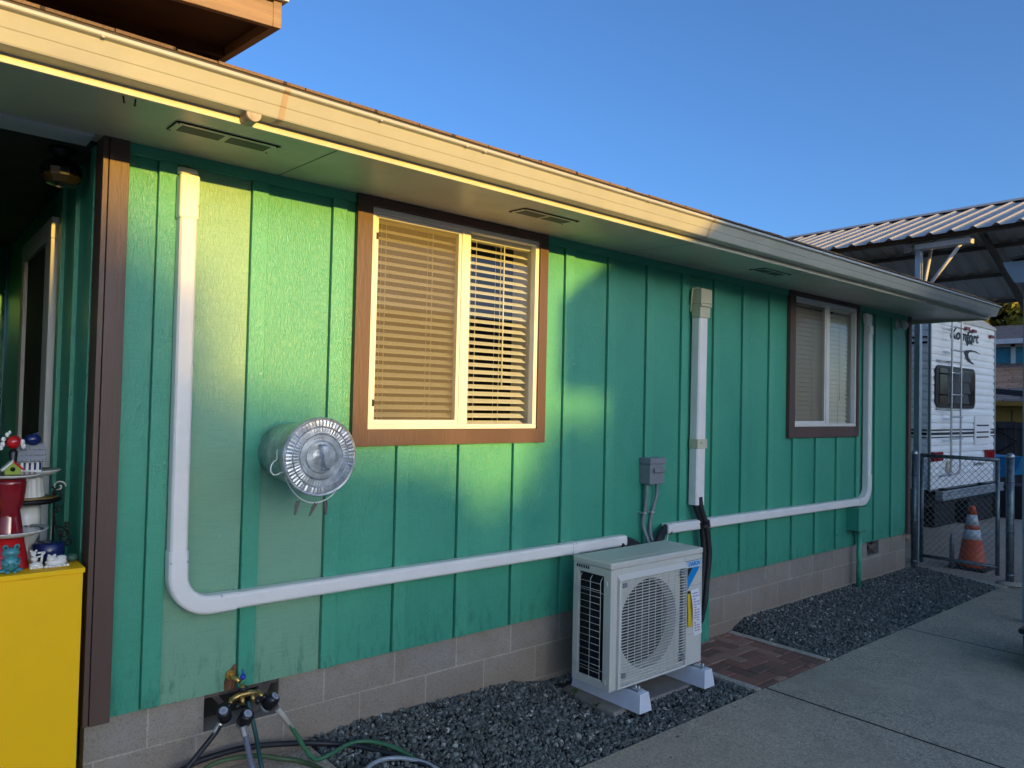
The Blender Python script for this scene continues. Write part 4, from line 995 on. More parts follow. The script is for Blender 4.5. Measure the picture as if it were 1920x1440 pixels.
rr = [.0105+.002*(i % 2) for i in range(len(pts))]
tag(MB().tube(pts, rr, 12).build("ribbed_hose", GREYH), "grey ribbed metal hose hanging from the middle timer", "hose")
tag(MB().tube([(.382, -.162, -.108), (.388, -.168, -.148)], .0165, 8, smooth=False).build("hose_coupling", STEEL), "chrome hexagonal coupling under the middle timer", "hose coupling", "chrome hose couplings")
tag(MB().tube([(.288, -.148, -.078), (.262, -.151, -.112)], [.013, .011], 8, smooth=False).build("hose_coupling", STEEL), "chrome coupling under the left timer", "hose coupling", "chrome hose couplings")
hose("garden_hose", [(-.25, -.30, ZP), (-.05, -.16, ZP+.01), (.17, -.06, -.270), (.339, -.05, -.256), (.484, -.05, -.266), (.67, -.055, -.302), (.82, -.08, -.335), (.95, -.17, -.352), (1.08, -.33, -.378), (1.20, -.50, -.41), (1.3, -.75, -.445), (1.3, -1.1, -.458)], .013, BLKH, "thick black hose arching along the foot of the block wall")
hose("garden_hose", [(-.1, -.35, ZP), (.08, -.20, -.315), (.246, -.10, -.276), (.349, -.095, -.268), (.469, -.10, -.286), (.569, -.11, -.322), (.66, -.16, ZP), (.70, -.30, ZP), (.65, -.5, ZP)], .0105, OLIVEH, "faded olive hose looping on the slab beside the black hose")
hose("garden_hose", [(.72, -.62, ZP), (.79, -.48, -.375), (.88, -.365, -.37), (.98, -.325, -.37), (1.08, -.355, -.378), (1.17, -.45, -.398), (1.22, -.60, -.43), (1.2, -.8, -.456)], .0105, M_("silver_hose_sheath", (.30, .34, .38), .35, .2), "shiny grey hose loop at the bottom edge on the gravel")
# ------------------------------------------------------------------ cabinet and ornaments on it
cb = empty("cabinet", (-.75, .04, G), "bright yellow metal cabinet standing at the porch corner", "cabinet")
ZC = .645
m_ = MB(); m_.box(-1.24, -.243, -.078, .158, -.3565, ZC-.020); m_.build("body", YCAB, cb, bevel=.003)
m_ = MB(); m_.box(-1.246, -.238, -.087, .164, ZC-.0195, ZC); tp = m_.build("top", YCAB, cb, bevel=.002)
m_ = MB(); m_.box(-.748, -.744, -.0795, -.078, G+.08, ZC-.05); m_.build("door_gap", ASHADOW, cb)
m_ = MB(); 
for x in (-.30, -.44): m_.ball((x, -.088, ZC-.010), .003, 6)
m_.build("rivets", YCAB, cb)
def lab(o, l, c, g=None): return tag(o, l, c, g)
# frog
fx, fy = -.478, -.022
e = empty("frog_figurine", (fx, fy, ZC), "teal ceramic frog figurine on the front edge of the cabinet", "figurine")
m_ = MB(); m_.ball((fx, fy, ZC+.034), .030, 18, (1, .85, 1.1)); m_.ball((fx, fy-.004, ZC+.075), .024, 18, (1.2, .9, .8)); m_.tube([(fx, fy, ZC+.05), (fx, fy, ZC+.07)], .020, 12)
for s_ in (-1, 1):
    m_.ball((fx+s_*.018, fy-.006, ZC+.096), .0105, 12); m_.ball((fx+s_*.026, fy-.012, ZC+.010), .013, 10, (1.1, 1.4, .6))
    m_.ball((fx+s_*.012, fy-.030, ZC+.006), .009, 8, (1, 1.3, .6)); m_.tube([(fx+s_*.026, fy-.006, ZC+.05), (fx+s_*.022, fy-.026, ZC+.035), (fx+s_*.008, fy-.030, ZC+.034)], .006, 8)
m_.build("frog_body", TEALC, e)
m_ = MB()
for s_ in (-1, 1): m_.ball((fx+s_*.018, fy-.014, ZC+.097), .0045, 8)
for k in range(9):
    a = R(205+k*16); m_.ball((fx+.017*math.cos(a), fy-.0255+.002*abs(math.cos(a)), ZC+.078+.011*math.sin(a)), .0012, 5)
m_.build("face", BLACK, e)
# white figurines
e = MB(); c = (-.392, .004, ZC)
e.ball((c[0], c[1], c[2]+.012), .022, 12, (1.1, .8, .6)); e.ball((c[0]-.006, c[1], c[2]+.036), .013, 12); e.ball((c[0]-.010, c[1]-.002, c[2]+.057), .011, 12)
for s_ in (-1, 1): e.ball((c[0]-.010+s_*.009, c[1], c[2]+.068), .0045, 8); e.tube([(c[0]-.004, c[1]-.006, c[2]+.042), (c[0]+.012*s_+.004, c[1]-.014, c[2]+.048), (c[0]+.020*s_+.006, c[1]-.012, c[2]+.060)], .004, 6)
e.tube([(c[0]+.018, c[1], c[2]+.02), (c[0]+.021, c[1], c[2]+.058)], .005, 6); e.box(c[0]+.004, c[0]+.030, c[1]-.006, c[1]+.004, c[2]+.056, c[2]+.062)
for k in range(5): e.ball((c[0]-.018+k*.009, c[1]-.018, c[2]+.005), .006, 8)
tag(e.build("animal_figurine", WHITEC), "small white porcelain animal figurine with raised arms", "figurine")
e = MB(); c = (-.325, -.006, ZC)
e.ball((c[0], c[1], c[2]+.018), .026, 14, (1.5, .9, .75)); e.ball((c[0]-.018, c[1]-.008, c[2]+.035), .014, 12, (1.2, 1, .9)); e.ball((c[0]+.016, c[1], c[2]+.030), .016, 12, (1.3, 1, .8))
for s_ in (-1, 1): e.ball((c[0]-.018+s_*.009, c[1]-.010, c[2]+.046), .006, 8)
for k in range(7): e.ball((c[0]-.036+k*.012, c[1]-.020, c[2]+.006), .008, 8, (1, 1, .7))
e.jit(.0012, 4); tag(e.build("frog_figurine", WHITEC), "squat white ceramic frog figurine near the cabinet corner", "figurine")
# red tiered stand
rx, ry = -.478, .055
e = empty("tiered_stand", (rx, ry, ZC), "red tiered stand of pots, plates and a red glass goblet", "tiered stand", "tiered plate stands")
MB().lathe([(.070, ZC), (.070, ZC+.006), (.050, ZC+.118), (.046, ZC+.12), (0, ZC+.12)], (rx, ry, 0), 'z', 32).build("red_pot", RED, e)
MB().lathe([(.03, ZC+.122), (.09, ZC+.130), (.130, ZC+.148), (.131, ZC+.152), (.09, ZC+.137), (.03, ZC+.130), (0, ZC+.130)], (rx, ry, 0), 'z', 40).build("lower_plate", WHITEC, e)
m_ = MB()
for k in range(34):
    a = 2*math.pi*k/34
    if k % 8 == 7: continue
    r = .112; z = ZC+.1465; q = Matrix.Rotation(a, 3, 'Z'); m_.obox((rx+r*math.cos(a), ry+r*math.sin(a), z), (.016, rnd.uniform(.003, .008), .002), q)
m_.build("plate_print", DECALK, e)
MB().lathe([(.048, ZC+.132), (.047, ZC+.14), (.038, ZC+.20), (.034, ZC+.225), (.044, ZC+.25), (.050, ZC+.29), (.052, ZC+.33), (.050, ZC+.345), (.046, ZC+.347), (0, ZC+.347)], (rx, ry, 0), 'z', 28).build("red_goblet", REDG, e)
MB().lathe([(.03, ZC+.349), (.07, ZC+.353), (.100, ZC+.362), (.101, ZC+.366), (.075, ZC+.362), (.03, ZC+.357), (0, ZC+.357)], (rx, ry, 0), 'z', 40).build("upper_plate", WHITEC, e)
MB().lathe([(.088, ZC+.367), (.03, ZC+.363), (0, ZC+.362)], (rx, ry, 0), 'z', 40).build("plate_glaze", M_("maroon_glaze", (.16, .02, .03), .2), e)
# birdhouse
bx, by, bz = -.474, .045, ZC+.364
e = empty("birdhouse_figurine", (bx, by, bz), "tiny lime green birdhouse with a red roof on the top plate", "birdhouse", None)
MB().prism([(bx-.026, bz), (bx+.020, bz), (bx+.026, bz+.022), (bx-.003, bz+.048), (bx-.032, bz+.022)], 1, by-.016, by+.016).build("birdhouse_body", LIME, e)
m_ = MB(); m_.prism([(bx-.003, bz+.049), (bx-.003, bz+.057), (bx+.036, bz+.020), (bx+.030, bz+.016)], 1, by-.022, by+.022); m_.build("roof", RED, e)
m_ = MB(); m_.prism([(bx-.003, bz+.049), (bx-.003, bz+.057), (bx-.042, bz+.020), (bx-.036, bz+.016)], 1, by-.022, by+.022); m_.build("roof", WHITEC, e)
MB().lathe([(.0085, by-.0175), (.0, by-.018)], (bx-.003, 0, bz+.022), 'y', 16).build("entrance", BLACK, e)
# red ball finial on black stem
e = empty("ball_finial", (-.462, .16, 1.03), "glossy red ball with white rooster trim on a black stem", "ornament")
MB().lathe([(.022, 1.02), (.012, 1.05), (.016, 1.085), (.010, 1.10)], (-.462, .16, 0), 'z', 16).build("stem", BLACK, e)
MB().ball((-.462, .16, 1.128), .027, 20).build("ball", RED, e)
m_ = MB(); m_.tube(spline([(-.492, .15, 1.10), (-.503, .145, 1.135), (-.478, .15, 1.168), (-.462, .15, 1.150)], 5), [.004]*16, 8) if False else None
for p_, r_ in (((-.500, .15, 1.120), .010), ((-.498, .15, 1.140), .009), ((-.486, .15, 1.158), .009), ((-.434, .15, 1.128), .011), ((-.430, .15, 1.112), .010), ((-.478, .15, 1.168), .006), ((-.505, .15, 1.108), .010)): m_.ball(p_, r_, 10, (.9, .5, 1.2))
m_.split("white_trim", WHITEC, e)
# white tiered stand
tx, ty = -.405, .20
e = empty("tiered_stand", (tx, ty, ZC), "white ceramic tiered stand with a black edged shelf and fluted bowl", "tiered stand", "tiered plate stands")
MB().lathe([(.052, ZC), (.045, ZC+.03), (.030, ZC+.05), (.034, ZC+.07), (.048, ZC+.10), (.052, ZC+.16), (.050, ZC+.228), (0, ZC+.228)], (tx, ty, 0), 'z', 28).build("white_vase", WHITEC, e)
MB().lathe([(.105, ZC+.232), (.122, ZC+.240), (.124, ZC+.250), (.110, ZC+.2525), (0, ZC+.2525)], (tx, ty, 0), 'z', 40).build("black_shelf", IRON, e)
MB().lathe([(.112, ZC+.2545), (0, ZC+.2565)], (tx, ty, 0), 'z', 40).build("shelf_plate", M_("ochre_plate", (.22, .16, .05), .35), e)
m_ = MB(); V = []; F = []
for i, (r, z) in enumerate(((.062, .258), (.060, .262), (.052, .33), (.050, .338), (.0001, .338))):
    for k in range(64):
        a = 2*math.pi*k/64; q = r*(1+.05*math.cos(a*16)*(1 if 0 < i < 3 else 0)); V.append((tx+q*math.cos(a), ty+q*math.sin(a), ZC+z))
for i in range(4):
    for k in range(64): F.append((i*64+k, i*64+(k+1) % 64, (i+1)*64+(k+1) % 64, (i+1)*64+k))
m_.add(V, F, True); m_.build("fluted_bowl", WHITEC, e)
MB().lathe([(.03, ZC+.340), (.075, ZC+.346), (.104, ZC+.364), (.105, ZC+.368), (.07, ZC+.354), (0, ZC+.352)], (tx+.012, ty, 0), 'z', 40).build("white_plate", WHITEC, e)
# ceramic birdhouse with scalloped roof
e = empty("ceramic_birdhouse", (tx+.005, ty, ZC+.355), "white ceramic house ornament with a grey scalloped roof", "house ornament")
hx, hy, hz = tx+.008, ty, ZC+.356
MB().box(hx-.038, hx+.036, hy-.03, hy+.03, hz, hz+.052).build("walls", WHITEC, e, bevel=.003)
m_ = MB(); m_.prism([(-.044+hy, hz+.045), (hy, hz+.118), (.044+hy, hz+.045)], 0, hx-.050, hx+.048)
for r_ in range(3):
    for k in range(7):
        z = hz+.052+r_*.022; y = hy-.045+r_*.0145; m_.ball((hx-.044+k*.0145, y, z), .0085, 8, (1, .35, .8))
m_.build("scalloped_roof", GREYC, e)
m_ = MB()
for k in range(4): m_.box(hx-.028+k*.018, hx-.020+k*.018, hy-.0315, hy-.03, hz+.012, hz+.042)
m_.build("window_marks", NAVY, e)
m_ = MB(); m_.ball((hx+.004, hy-.01, hz+.135), .028, 16, (1.05, .7, .85)); m_.prism([(hx-.02, hz+.150), (hx+.024, hz+.165), (hx+.03, hz+.12)], 1, hy-.015, hy+.005)
tag(m_.build("bird_ornament", NAVY), "dark navy glazed bird sitting on the grey scalloped roof", "ornament")
# iron scroll stand
e = MB()
def scroll(cx_, cy_, cz_, r0, turns, s_, st=0):
    return [(cx_+s_*r0*(1-t*.8)*math.cos(R(st)+t*turns*2*math.pi), cy_, cz_+r0*(1-t*.8)*math.sin(R(st)+t*turns*2*math.pi)) for t in [i/22 for i in range(23)]]
e.tube([(-.300, .25, ZC), (-.300, .25, .92), (-.31, .25, .935)], .0045, 8); e.tube(scroll(-.288, .25, .905, .022, 1.4, 1, 90), .0035, 7); e.tube(scroll(-.285, .25, .84, .018, 1.3, 1, 200), .0035, 7)
e.tube(spline([(-.300, .25, .82), (-.29, .25, .77), (-.262, .25, .755), (-.242, .25, .735), (-.245, .25, .70)], 6), .004, 7)
for c_ in ((-.262, .25, .728, .018), (-.245, .25, .690, .017), (-.272, .25, .685, .016), (-.25, .25, .765, .013)): e.tube(scroll(c_[0], c_[1], c_[2], c_[3], 1.3, -1, 40), .0036, 7)
e.tube([(-.300, .25, .80), (-.255, .25, ZC+.004)], .004, 7)
tag(e.build("iron_scroll_stand", IRON), "black wrought iron scroll stand in the corner of the cabinet", "iron stand")
e = MB().tube(scroll(-.275, .31, .925, .026, 1.2, 1, 0), .0035, 7); e.tube([(-.30, .31, ZC), (-.288, .31, .90)], .004, 6)
tag(e.build("plant_hook", WHITEC), "thin white curled wire behind the black shelf", "wire hook")
e = MB().lathe([(.045, ZC), (.055, ZC+.03), (.058, ZC+.075), (.05, ZC+.08), (0, ZC+.08)], (-.335, .105, 0), 'z', 24)
tag(e.build("navy_bowl", NAVY), "dark navy bowl tucked under the plates on the cabinet", "bowl")
e = MB().ball((-.262, .055, ZC+.018), .024, 12, (1, 1, .7)).jit(.002, 2)
tag(e.build("green_stone", M_("jade_stone", (.05, .12, .09), .4)), "small dark green stone behind the white frog", "stone")
# ------------------------------------------------------------------ cedar roof structure top left
e = empty("roof_pergola", (-.8, 1, 2.9), "brown cedar framed canopy above the roof at top left", "canopy")
A = Vector((.362, -.30, 2.935)); sl1 = (2.935-2.910)/(.362+.014)
xa = -3.2; za = 2.935-(A.x-xa)*sl1
sl2 = (3.193-2.935)/(1.1)
def P2(x, y, dz): return (x, y, 2.935+(x-.362)*sl1+(y+.30)*sl2*.55+dz)
def slab(mb, x0, x1, y0, y1, z0, z1):
    mb.add([P2(x0, y0, z0), P2(x1, y0, z0), P2(x1, y1, z0), P2(x0, y1, z0), P2(x0, y0, z1), P2(x1, y0, z1), P2(x1, y1, z1), P2(x0, y1, z1)], [(0,3,2,1), (4,5,6,7), (0,1,5,4), (1,2,6,5), (2,3,7,6), (3,0,4,7)])
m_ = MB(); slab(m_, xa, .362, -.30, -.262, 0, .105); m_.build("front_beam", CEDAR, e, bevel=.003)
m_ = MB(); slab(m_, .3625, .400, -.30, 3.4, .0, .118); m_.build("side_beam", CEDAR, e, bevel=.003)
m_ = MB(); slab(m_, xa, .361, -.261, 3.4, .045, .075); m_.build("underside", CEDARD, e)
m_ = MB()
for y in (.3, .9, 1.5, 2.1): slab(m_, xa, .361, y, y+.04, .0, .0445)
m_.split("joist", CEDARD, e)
m_ = MB(); slab(m_, xa, .42, -.325, 3.45, .119, .150); m_.build("roof_edge", WHITEP, e)
m_ = MB()
for x in (-.6, -2.8): m_.box(x, x+.09, 1.2, 1.29, 3.0, 3.05)
for x in (.25, -2.8): m_.box(x-.09, x, 2.6, 2.69, 3.3, 3.62)
m_.split("post", CEDAR, e)

# ------------------------------------------------------------------ gate and fence
XG = 8.15
e = empty("chain_link_gate", (XG, -.38, G), "chain link gate with galvanized pipe frame", "gate")
m_ = MB(); m_.tube([(XG, -.005, -.36), (XG, -.005, .853)], .021, 12); m_.tube([(XG, -.755, -.37), (XG, -.755, .850)], .021, 12)
m_.tube([(XG, .01, .845), (XG, -.77, .845)], .021, 12); m_.tube([(XG, .0, -.285), (XG, -.76, -.285)], .021, 12); m_.build("frame", GALVD, e)
m_ = MB(); yA, yB, zA, zB = -.02, -.745, -.40, .865; s = .064
import itertools
def clip(p0, p1):
    # clip segment in (y,z) to rect
    (y0, z0), (y1, z1) = p0, p1; t0, t1 = 0., 1.; dy, dz = y1-y0, z1-z0
    for p, q in ((-dy, y0-yB), (dy, yA-y0), (-dz, z0-zA), (dz, zB-z0)):
        if p == 0:
            if q < 0: return None
        else:
            r = q/p
            if p < 0: t0 = max(t0, r)
            else: t1 = min(t1, r)
    return None if t0 >= t1 else ((y0+dy*t0, z0+dz*t0), (y0+dy*t1, z0+dz*t1))
for k in range(-30, 50):
    for sg in (1, -1):
        y_ = yB + k*s; c = clip((y_, zA), (y_+sg*3*.92, zA+3))
        if c: m_.tube([(XG-.023-.003*sg, c[0][0], c[0][1]), (XG-.023-.003*sg, c[1][0], c[1][1])], .0021, 5, caps=False)
m_.build("wire_mesh", WIRE, e)
def gpost(x, y, z1, r, label, g=None):
    p = empty("fence_post", (x, y, G), label, "post", "galvanized fence posts")
    MB().tube([(x, y, G-.05), (x, y, z1)], r, 18).build("pipe", GALVD, p)
    MB().lathe([(r+.004, z1-.02), (r+.004, z1+.006), (r*.8, z1+.026), (r*.35, z1+.036), (0, z1+.038)], (x, y, 0), 'z', 18).build("cap", STEEL, p)
    m = MB()
    for z in (-.36, .10, .62): m.lathe([(r+.0005, z-.011), (r+.004, z-.009), (r+.004, z+.009), (r+.0005, z+.011)], (x, y, 0), 'z', 18)
    m.build("brace_band", GALVD, p)
gpost(XG, .075, .860, .030, "round fence post against the far corner of the house")
gpost(8.245, -.842, .885, .038, "thick round gate post standing between the two gate leaves")
gpost(8.33, -.965, .72, .024, "thin gate post right of the thick one")
tag(MB().lathe([(.13, G+.012), (.10, G+.035), (.04, G+.045)], (8.245, -.842, 0), 'z', 24).build("post_footing", CONC2), "concrete footing at the foot of the thick gate post", "footing")
e = empty("chain_link_gate", (8.36, -1.6, G), "second chain link gate leaf at the right edge", "gate")
m_ = MB(); XG2 = 8.36
m_.tube([(XG2, -1.03, -.36), (XG2, -1.03, .70)], .02, 12); m_.tube([(XG2, -1.03, .69), (XG2, -2.2, .69)], .02, 12); m_.tube([(XG2, -1.03, -.32), (XG2, -2.2, -.32)], .02, 12); m_.tube([(XG2, -2.2, -.36), (XG2, -2.2, .70)], .02, 12); m_.build("frame", GALVD, e)
m_ = MB(); yA, yB, zA, zB = -1.03, -2.2, -.36, .71
for k in range(-30, 60):
    for sg in (1, -1):
        y_ = yB + k*s; c = clip((y_, zA), (y_+sg*3*.92, zA+3))
        if c: m_.tube([(XG2-.023-.003*sg, c[0][0], c[0][1]), (XG2-.023-.003*sg, c[1][0], c[1][1])], .0021, 5, caps=False)
m_.build("wire_mesh", WIRE, e)
# latch stub / short post behind gate
q = MB().lathe([(.026, G), (.026, -.13), (.018, -.10), (.020, -.07), (0, -.065)], (8.66, -.145, 0), 'z', 16); tag(q.build("stub_post", GALVD), "short metal stub standing left of the traffic cone", "post")
# cone
e = empty("traffic_cone", (8.87, -.285, G), "orange traffic cone with two white bands behind the gate", "traffic cone")
cx_, cy_ = 8.87, -.285
def cr(z): return .158-(z-.0)*.176 
MB().box(cx_-.19, cx_+.19, cy_-.19, cy_+.19, G+.0005, G+.028).build("base", RUBBER, e, bevel=.01)
m_ = MB(); m_.lathe([(.150, G+.028), (.142, G+.06), (.100, G+.34)], (cx_, cy_, 0), 'z', 32); m_.build("cone_body", ORANGE, e)
m_ = MB(); m_.lathe([(.0995, G+.34), (.0795, G+.455)], (cx_, cy_, 0), 'z', 32); m_.build("white_band", REFL, e)
m_ = MB(); m_.lathe([(.079, G+.455), (.0725, G+.50)], (cx_, cy_, 0), 'z', 32); m_.build("cone_body", ORANGE, e)
m_ = MB(); m_.lathe([(.072, G+.50), (.050, G+.625)], (cx_, cy_, 0), 'z', 32); m_.build("white_band", REFL, e)
m_ = MB(); m_.lathe([(.0495, G+.625), (.036, G+.70), (.026, G+.722), (0, G+.726)], (cx_, cy_, 0), 'z', 32); m_.build("cone_tip", ORANGE, e)

# ------------------------------------------------------------------ travel trailer
rv = empty("travel_trailer", (10.4, 4, G), "white ribbed travel trailer with rear ladder parked under the metal carport", "travel trailer")
RX0, RX1, RY0, RY1, RZ0, RZ1 = 9.185, 11.60, .30, 8.2, .355, 2.56
m_ = MB(); m_.box(RX0+.006, RX1-.006, RY0+.012, RY1, RZ0, RZ1)
z = RZ0+.16
while z < RZ1-.03:      # ribs across the back and along the side
    m_.prism([(RY0+.012, z), (RY0+.0015, z+.010), (RY0+.0015, z+.050), (RY0+.012, z+.085)], 0, RX0+.012, RX1-.02)
    m_.prism([(RX0+.006, z), (RX0-.004, z+.010), (RX0-.004, z+.050), (RX0+.006, z+.085)], 1, RY0+.03, RY1-.02); z += .098
body = m_.build("body", RVW, rv, bevel=.002)
m_ = MB(); m_.box(RX0-.002, RX0+.030, RY0-.008, RY0+.016, RZ0-.01, RZ1); m_.box(RX1-.030, RX1+.006, RY0-.008, RY0+.02, RZ0-.01, RZ1+.01); m_.box(RX0, RX1, RY0-.002, RY0+.01, RZ0-.02, RZ0+.005); m_.build("corner_trim", RVTRIM, rv)
m_ = MB(); m_.prism([(RX0, RZ1), (RX1+.01, RZ1), (RX1+.01, RZ1+.03), (RX1-.5, RZ1+.10), (RX0+.5, RZ1+.10), (RX0, RZ1+.03)], 1, RY0-.01, RY1); m_.build("roof", WHITEP, rv)
def rrect(x0, x1, z0, z1, r, n=6):
    P = []
    for cx1, cz1, a0 in ((x1-r, z1-r, 0), (x0+r, z1-r, 90), (x0+r, z0+r, 180), (x1-r, z0+r, 270)):
        for i in range(n+1): a = R(a0+90*i/n); P.append((cx1+r*math.cos(a), cz1+r*math.sin(a)))
    return P
m_ = MB(); m_.prism(rrect(9.335, 10.725, 1.398, 1.945, .10), 1, RY0-.022, RY0+.003); wn = m_.build("rear_window", BLACK, rv)
m_ = MB(); m_.prism(rrect(9.375, 10.685, 1.435, 1.908, .08), 1, RY0-.0245, RY0-.0225); m_.build("glass", M_("dark_window_glass", (.01, .012, .015), .04, var=.2), wn)
gray = M_("dim_curtain", (.05, .06, .065), .6, var=.3, vs_=14)
m_ = MB()
for k, (za, zb_) in enumerate(((1.755, 1.885), (1.60, 1.742), (1.46, 1.588))): m_.prism([(9.70, za), (10.55-.03*k, za), (10.48-.03*k, zb_), (9.72, zb_)], 1, RY0-.0262, RY0-.0247)
m_.split("louver_pane", gray, wn)
m_ = MB(); LY = RY0-.10
for x in (9.632, 9.955):
    m_.tube(spline([(x, LY, 2.62), (x, LY, 2.2), (x-.01, LY, 1.4), (x-.02, LY, .70), (x-.03, LY, .60), (x-.06, LY+.03, .54), (x-.12, RY0-.01, .515)], 5), .0125, 10)
for z in (2.28, 1.985-.01, 1.70-.02, 1.43-.03, 1.15-.04, .86-.03): m_.tube([(9.585, LY-.004, z+.17), (9.995, LY-.004, z+.17)], .011, 8)
for z in (1.995, 1.365):
    for x in (9.632, 9.955): m_.tube([(x, LY, z), (x-.25, RY0, z+.01)], .008, 8)
m_.build("ladder", RVTRIM, rv)
DB = DECALK
m_ = MB(); 
for za, zb_ in ((1.100, 1.118), (1.045, 1.078), (1.010, 1.022)): m_.box(RX0+.03, RX1-.03, RY0-.0035, RY0+.001, za, zb_); m_.box(RX0-.0075, RX0-.0045, RY0+.03, RY1-.1, za, zb_)
for za, zb_ in ((2.205, 2.235), (2.28, 2.30)): m_.box(RX0-.0075, RX0-.0045, RY0+.03, RY1-.1, za, zb_)
m_.build("stripe", DB, rv)
m_ = MB(); m_.prism(rrect(10.745, 11.36, .895, 1.300, .03, 3), 1, RY0-.018, RY0+.001); hp = m_.build("access_panel", RVW, rv, bevel=.004)
m_ = MB()
for z in (1.165, 1.07, .99+.01): m_.box(10.80, 11.27, RY0-.024, RY0-.0185, z-.008, z+.012)
m_.split("louver_slot", DECALK, hp)
textmesh("brand_lettering", "Komfort", .205, DB, rv, (10.36, RY0-.004, 2.385), thick=.002, xs=1.45, shear=.2, bold=.004)
m_ = MB(); m_.prism([(10.40, 2.31), (10.46, 2.335), (10.60, 2.32), (10.66, 2.335), (10.66, 2.285), (10.56, 2.295), (10.50, 2.28), (10.47, 2.255), (10.44, 2.29)], 1, RY0-.0045, RY0+.001); m_.build("emblem", DB, rv)
m_ = MB()
P = [(10.98, 2.170), (10.80, 2.205), (10.60, 2.212), (10.42, 2.195), (10.36, 2.16), (10.40, 2.10), (10.50, 2.045), (10.66, 2.015), (10.75, 2.020), (10.62, 2.05), (10.52, 2.10), (10.49, 2.145), (10.54, 2.175), (10.66, 2.190), (10.80, 2.190)]
m_.prism(P, 1, RY0-.0045, RY0+.001); m_.build("swoosh", DB, rv)
for (x, z) in ((10.41, 2.49), (10.67, 2.475), (11.38, 2.45)):
    MB().box(x-.06, x+.06, RY0-.04, RY0+.001, z-.022, z+.022).build("marker_light", REDLENS, rv, bevel=.008)
MB().box(9.225, 9.53, RY0-.045, RY0+.001, .715, .835).build("tail_light", REDLENS, rv, bevel=.01)
MB().box(11.17, 11.46, RY0-.045, RY0+.001, .680, .820).build("tail_light", REDLENS, rv, bevel=.01)
m_ = MB(); m_.box(9.735, 9.90, RY0-.02, RY0+.001, .56, .70); m_.build("licence_plate", M_("cream_plate", (.55, .50, .34), .5), rv)
textmesh("small_lettering", "Komfort", .075, DB, rv, (10.93, RY0-.003, .625), thick=.001, xs=1.5, shear=.2)
m_ = MB(); m_.box(8.95+.02, 11.18, .06, .15, .262, .298); m_.box(8.95+.02, 11.18, .065, .15, .305, .335); m_.box(8.95+.02, 11.18, .06, .15, .342, .375); m_.box(8.99, 11.16, .075, .15, .262, .375); bp = m_.build("bumper", STEEL, rv, bevel=.004)
m_ = MB(); m_.box(9.3, 11.4, .45, 8.0, .10, .352); m_.box(9.5, 9.6, .15, .45, .27, .36); m_.box(10.9, 11.0, .15, .45, .27, .36); m_.build("chassis", RUBBER, rv)
for x in (9.30, 11.28):
    for y in (3.4, 4.2):
        w_ = MB(); w_.lathe([(.0, 0), (.25, 0.0), (.33, .02), (.34, .10), (.33, .19), (.25, .21), (0, .21)], (x, y, G+.34), 'x', 28); wo = w_.build("wheel", RUBBER, rv)
        w_ = MB(); w_.lathe([(.0, -.004), (.17, -.003), (.20, 0.0)], (x, y, G+.34), 'x', 24); w_.build("rim", WHITEP, wo)
# stored clutter under trailer; dark totes added to deepen the shade there
for k, (x, y, z, r, mt, lb) in enumerate(((9.05, 1.0, G+.12, .12, GREYC, "pale bucket lying in the dark left below the trailer"), (10.1, .95, G+.07, .07, HWALL, "tan rock under the trailer behind the cone"), (10.6, 1.1, G+.12, .12, NAVY, "dark blue bag on the ground beside the cone"))):
    q = MB().ball((x, y, z), r, 14, (1.3, 1, .9)).jit(.008, k)
    if k == 0: q = MB().lathe([(.10, 0), (.13, .25), (.135, .26), (.12, .26), (.09, .01), (0, .01)], (x-.1, y, G+.135), 'x', 20)
    tag(q.build(("bucket", "rock", "bag")[k], mt), lb, ("bucket", "rock", "bag")[k])
for k, (x0_, x1_, y0_, y1_, h_, lb_) in enumerate(((9.35, 10.0, 1.35, 1.9, .40, "dark tote added to deepen the shade under the trailer, left one"), (10.08, 10.72, 1.4, 1.95, .44, "dark tote added to deepen the shade under the trailer, middle one"), (10.8, 11.42, 1.35, 1.9, .38, "dark tote added to deepen the shade under the trailer, right one"), (11.7, 12.6, 1.15, 1.9, .46, "dark tote added to fill the dark area right of the trailer"), (12.7, 13.9, 1.0, 1.7, .42, "long dark bin added to fill the dark area beside the blue tarp"))):
    e = empty("dark_tote", ((x0_+x1_)/2, (y0_+y1_)/2, G), lb_, "tote", "dark totes added round the trailer for shade")
    m_ = MB(); m_.prism([(x0_+.03, G+.002), (x1_-.03, G+.002), (x1_, G+h_-.04), (x0_, G+h_-.04)], 1, y0_, y1_); m_.build("tub", RUBBER, e, bevel=.015)
    MB().box(x0_-.02, x1_+.02, y0_-.02, y1_+.02, G+h_-.039, G+h_).build("lid", BLACK, e, bevel=.008)
# ------------------------------------------------------------------ carport
cp = empty("metal_carport", (10.7, 3, G), "tall metal carport with ribbed gable roof over the trailer", "carport")
CX0, CX1, CZ, CR = 8.40, 13.0, 3.41, 4.20; CM = 10.70; CY0, CY1 = -2.2, 9.5
def ribs_roof(xa, za, xb, zb_, name):
    m = MB(); y = CY0; V = []; 
    prof = []
    while y < CY1:
        prof += [(y, 0), (y+.135, 0), (y+.172, .030), (y+.194, .030)]; y += .228
    for (x, z) in ((xa, za), (xb, zb_)):
        for (yy_, dz) in prof: V.append((x, yy_, z+dz))
    for (x, z) in ((xa, za), (xb, zb_)):
        for (yy_, dz) in prof: V.append((x, yy_, z+dz-.004))
    n = len(prof)
    F = [(i, i+1, n+i+1, n+i) for i in range(n-1)] + [(2*n+i, 3*n+i, 3*n+i+1, 2*n+i+1) for i in range(n-1)] + [(i, 2*n+i, 2*n+i+1, i+1) for i in range(n-1)] + [(n+i, n+i+1, 3*n+i+1, 3*n+i) for i in range(n-1)]
    m.add(V, F); return m.build(name, METALROOF, cp)
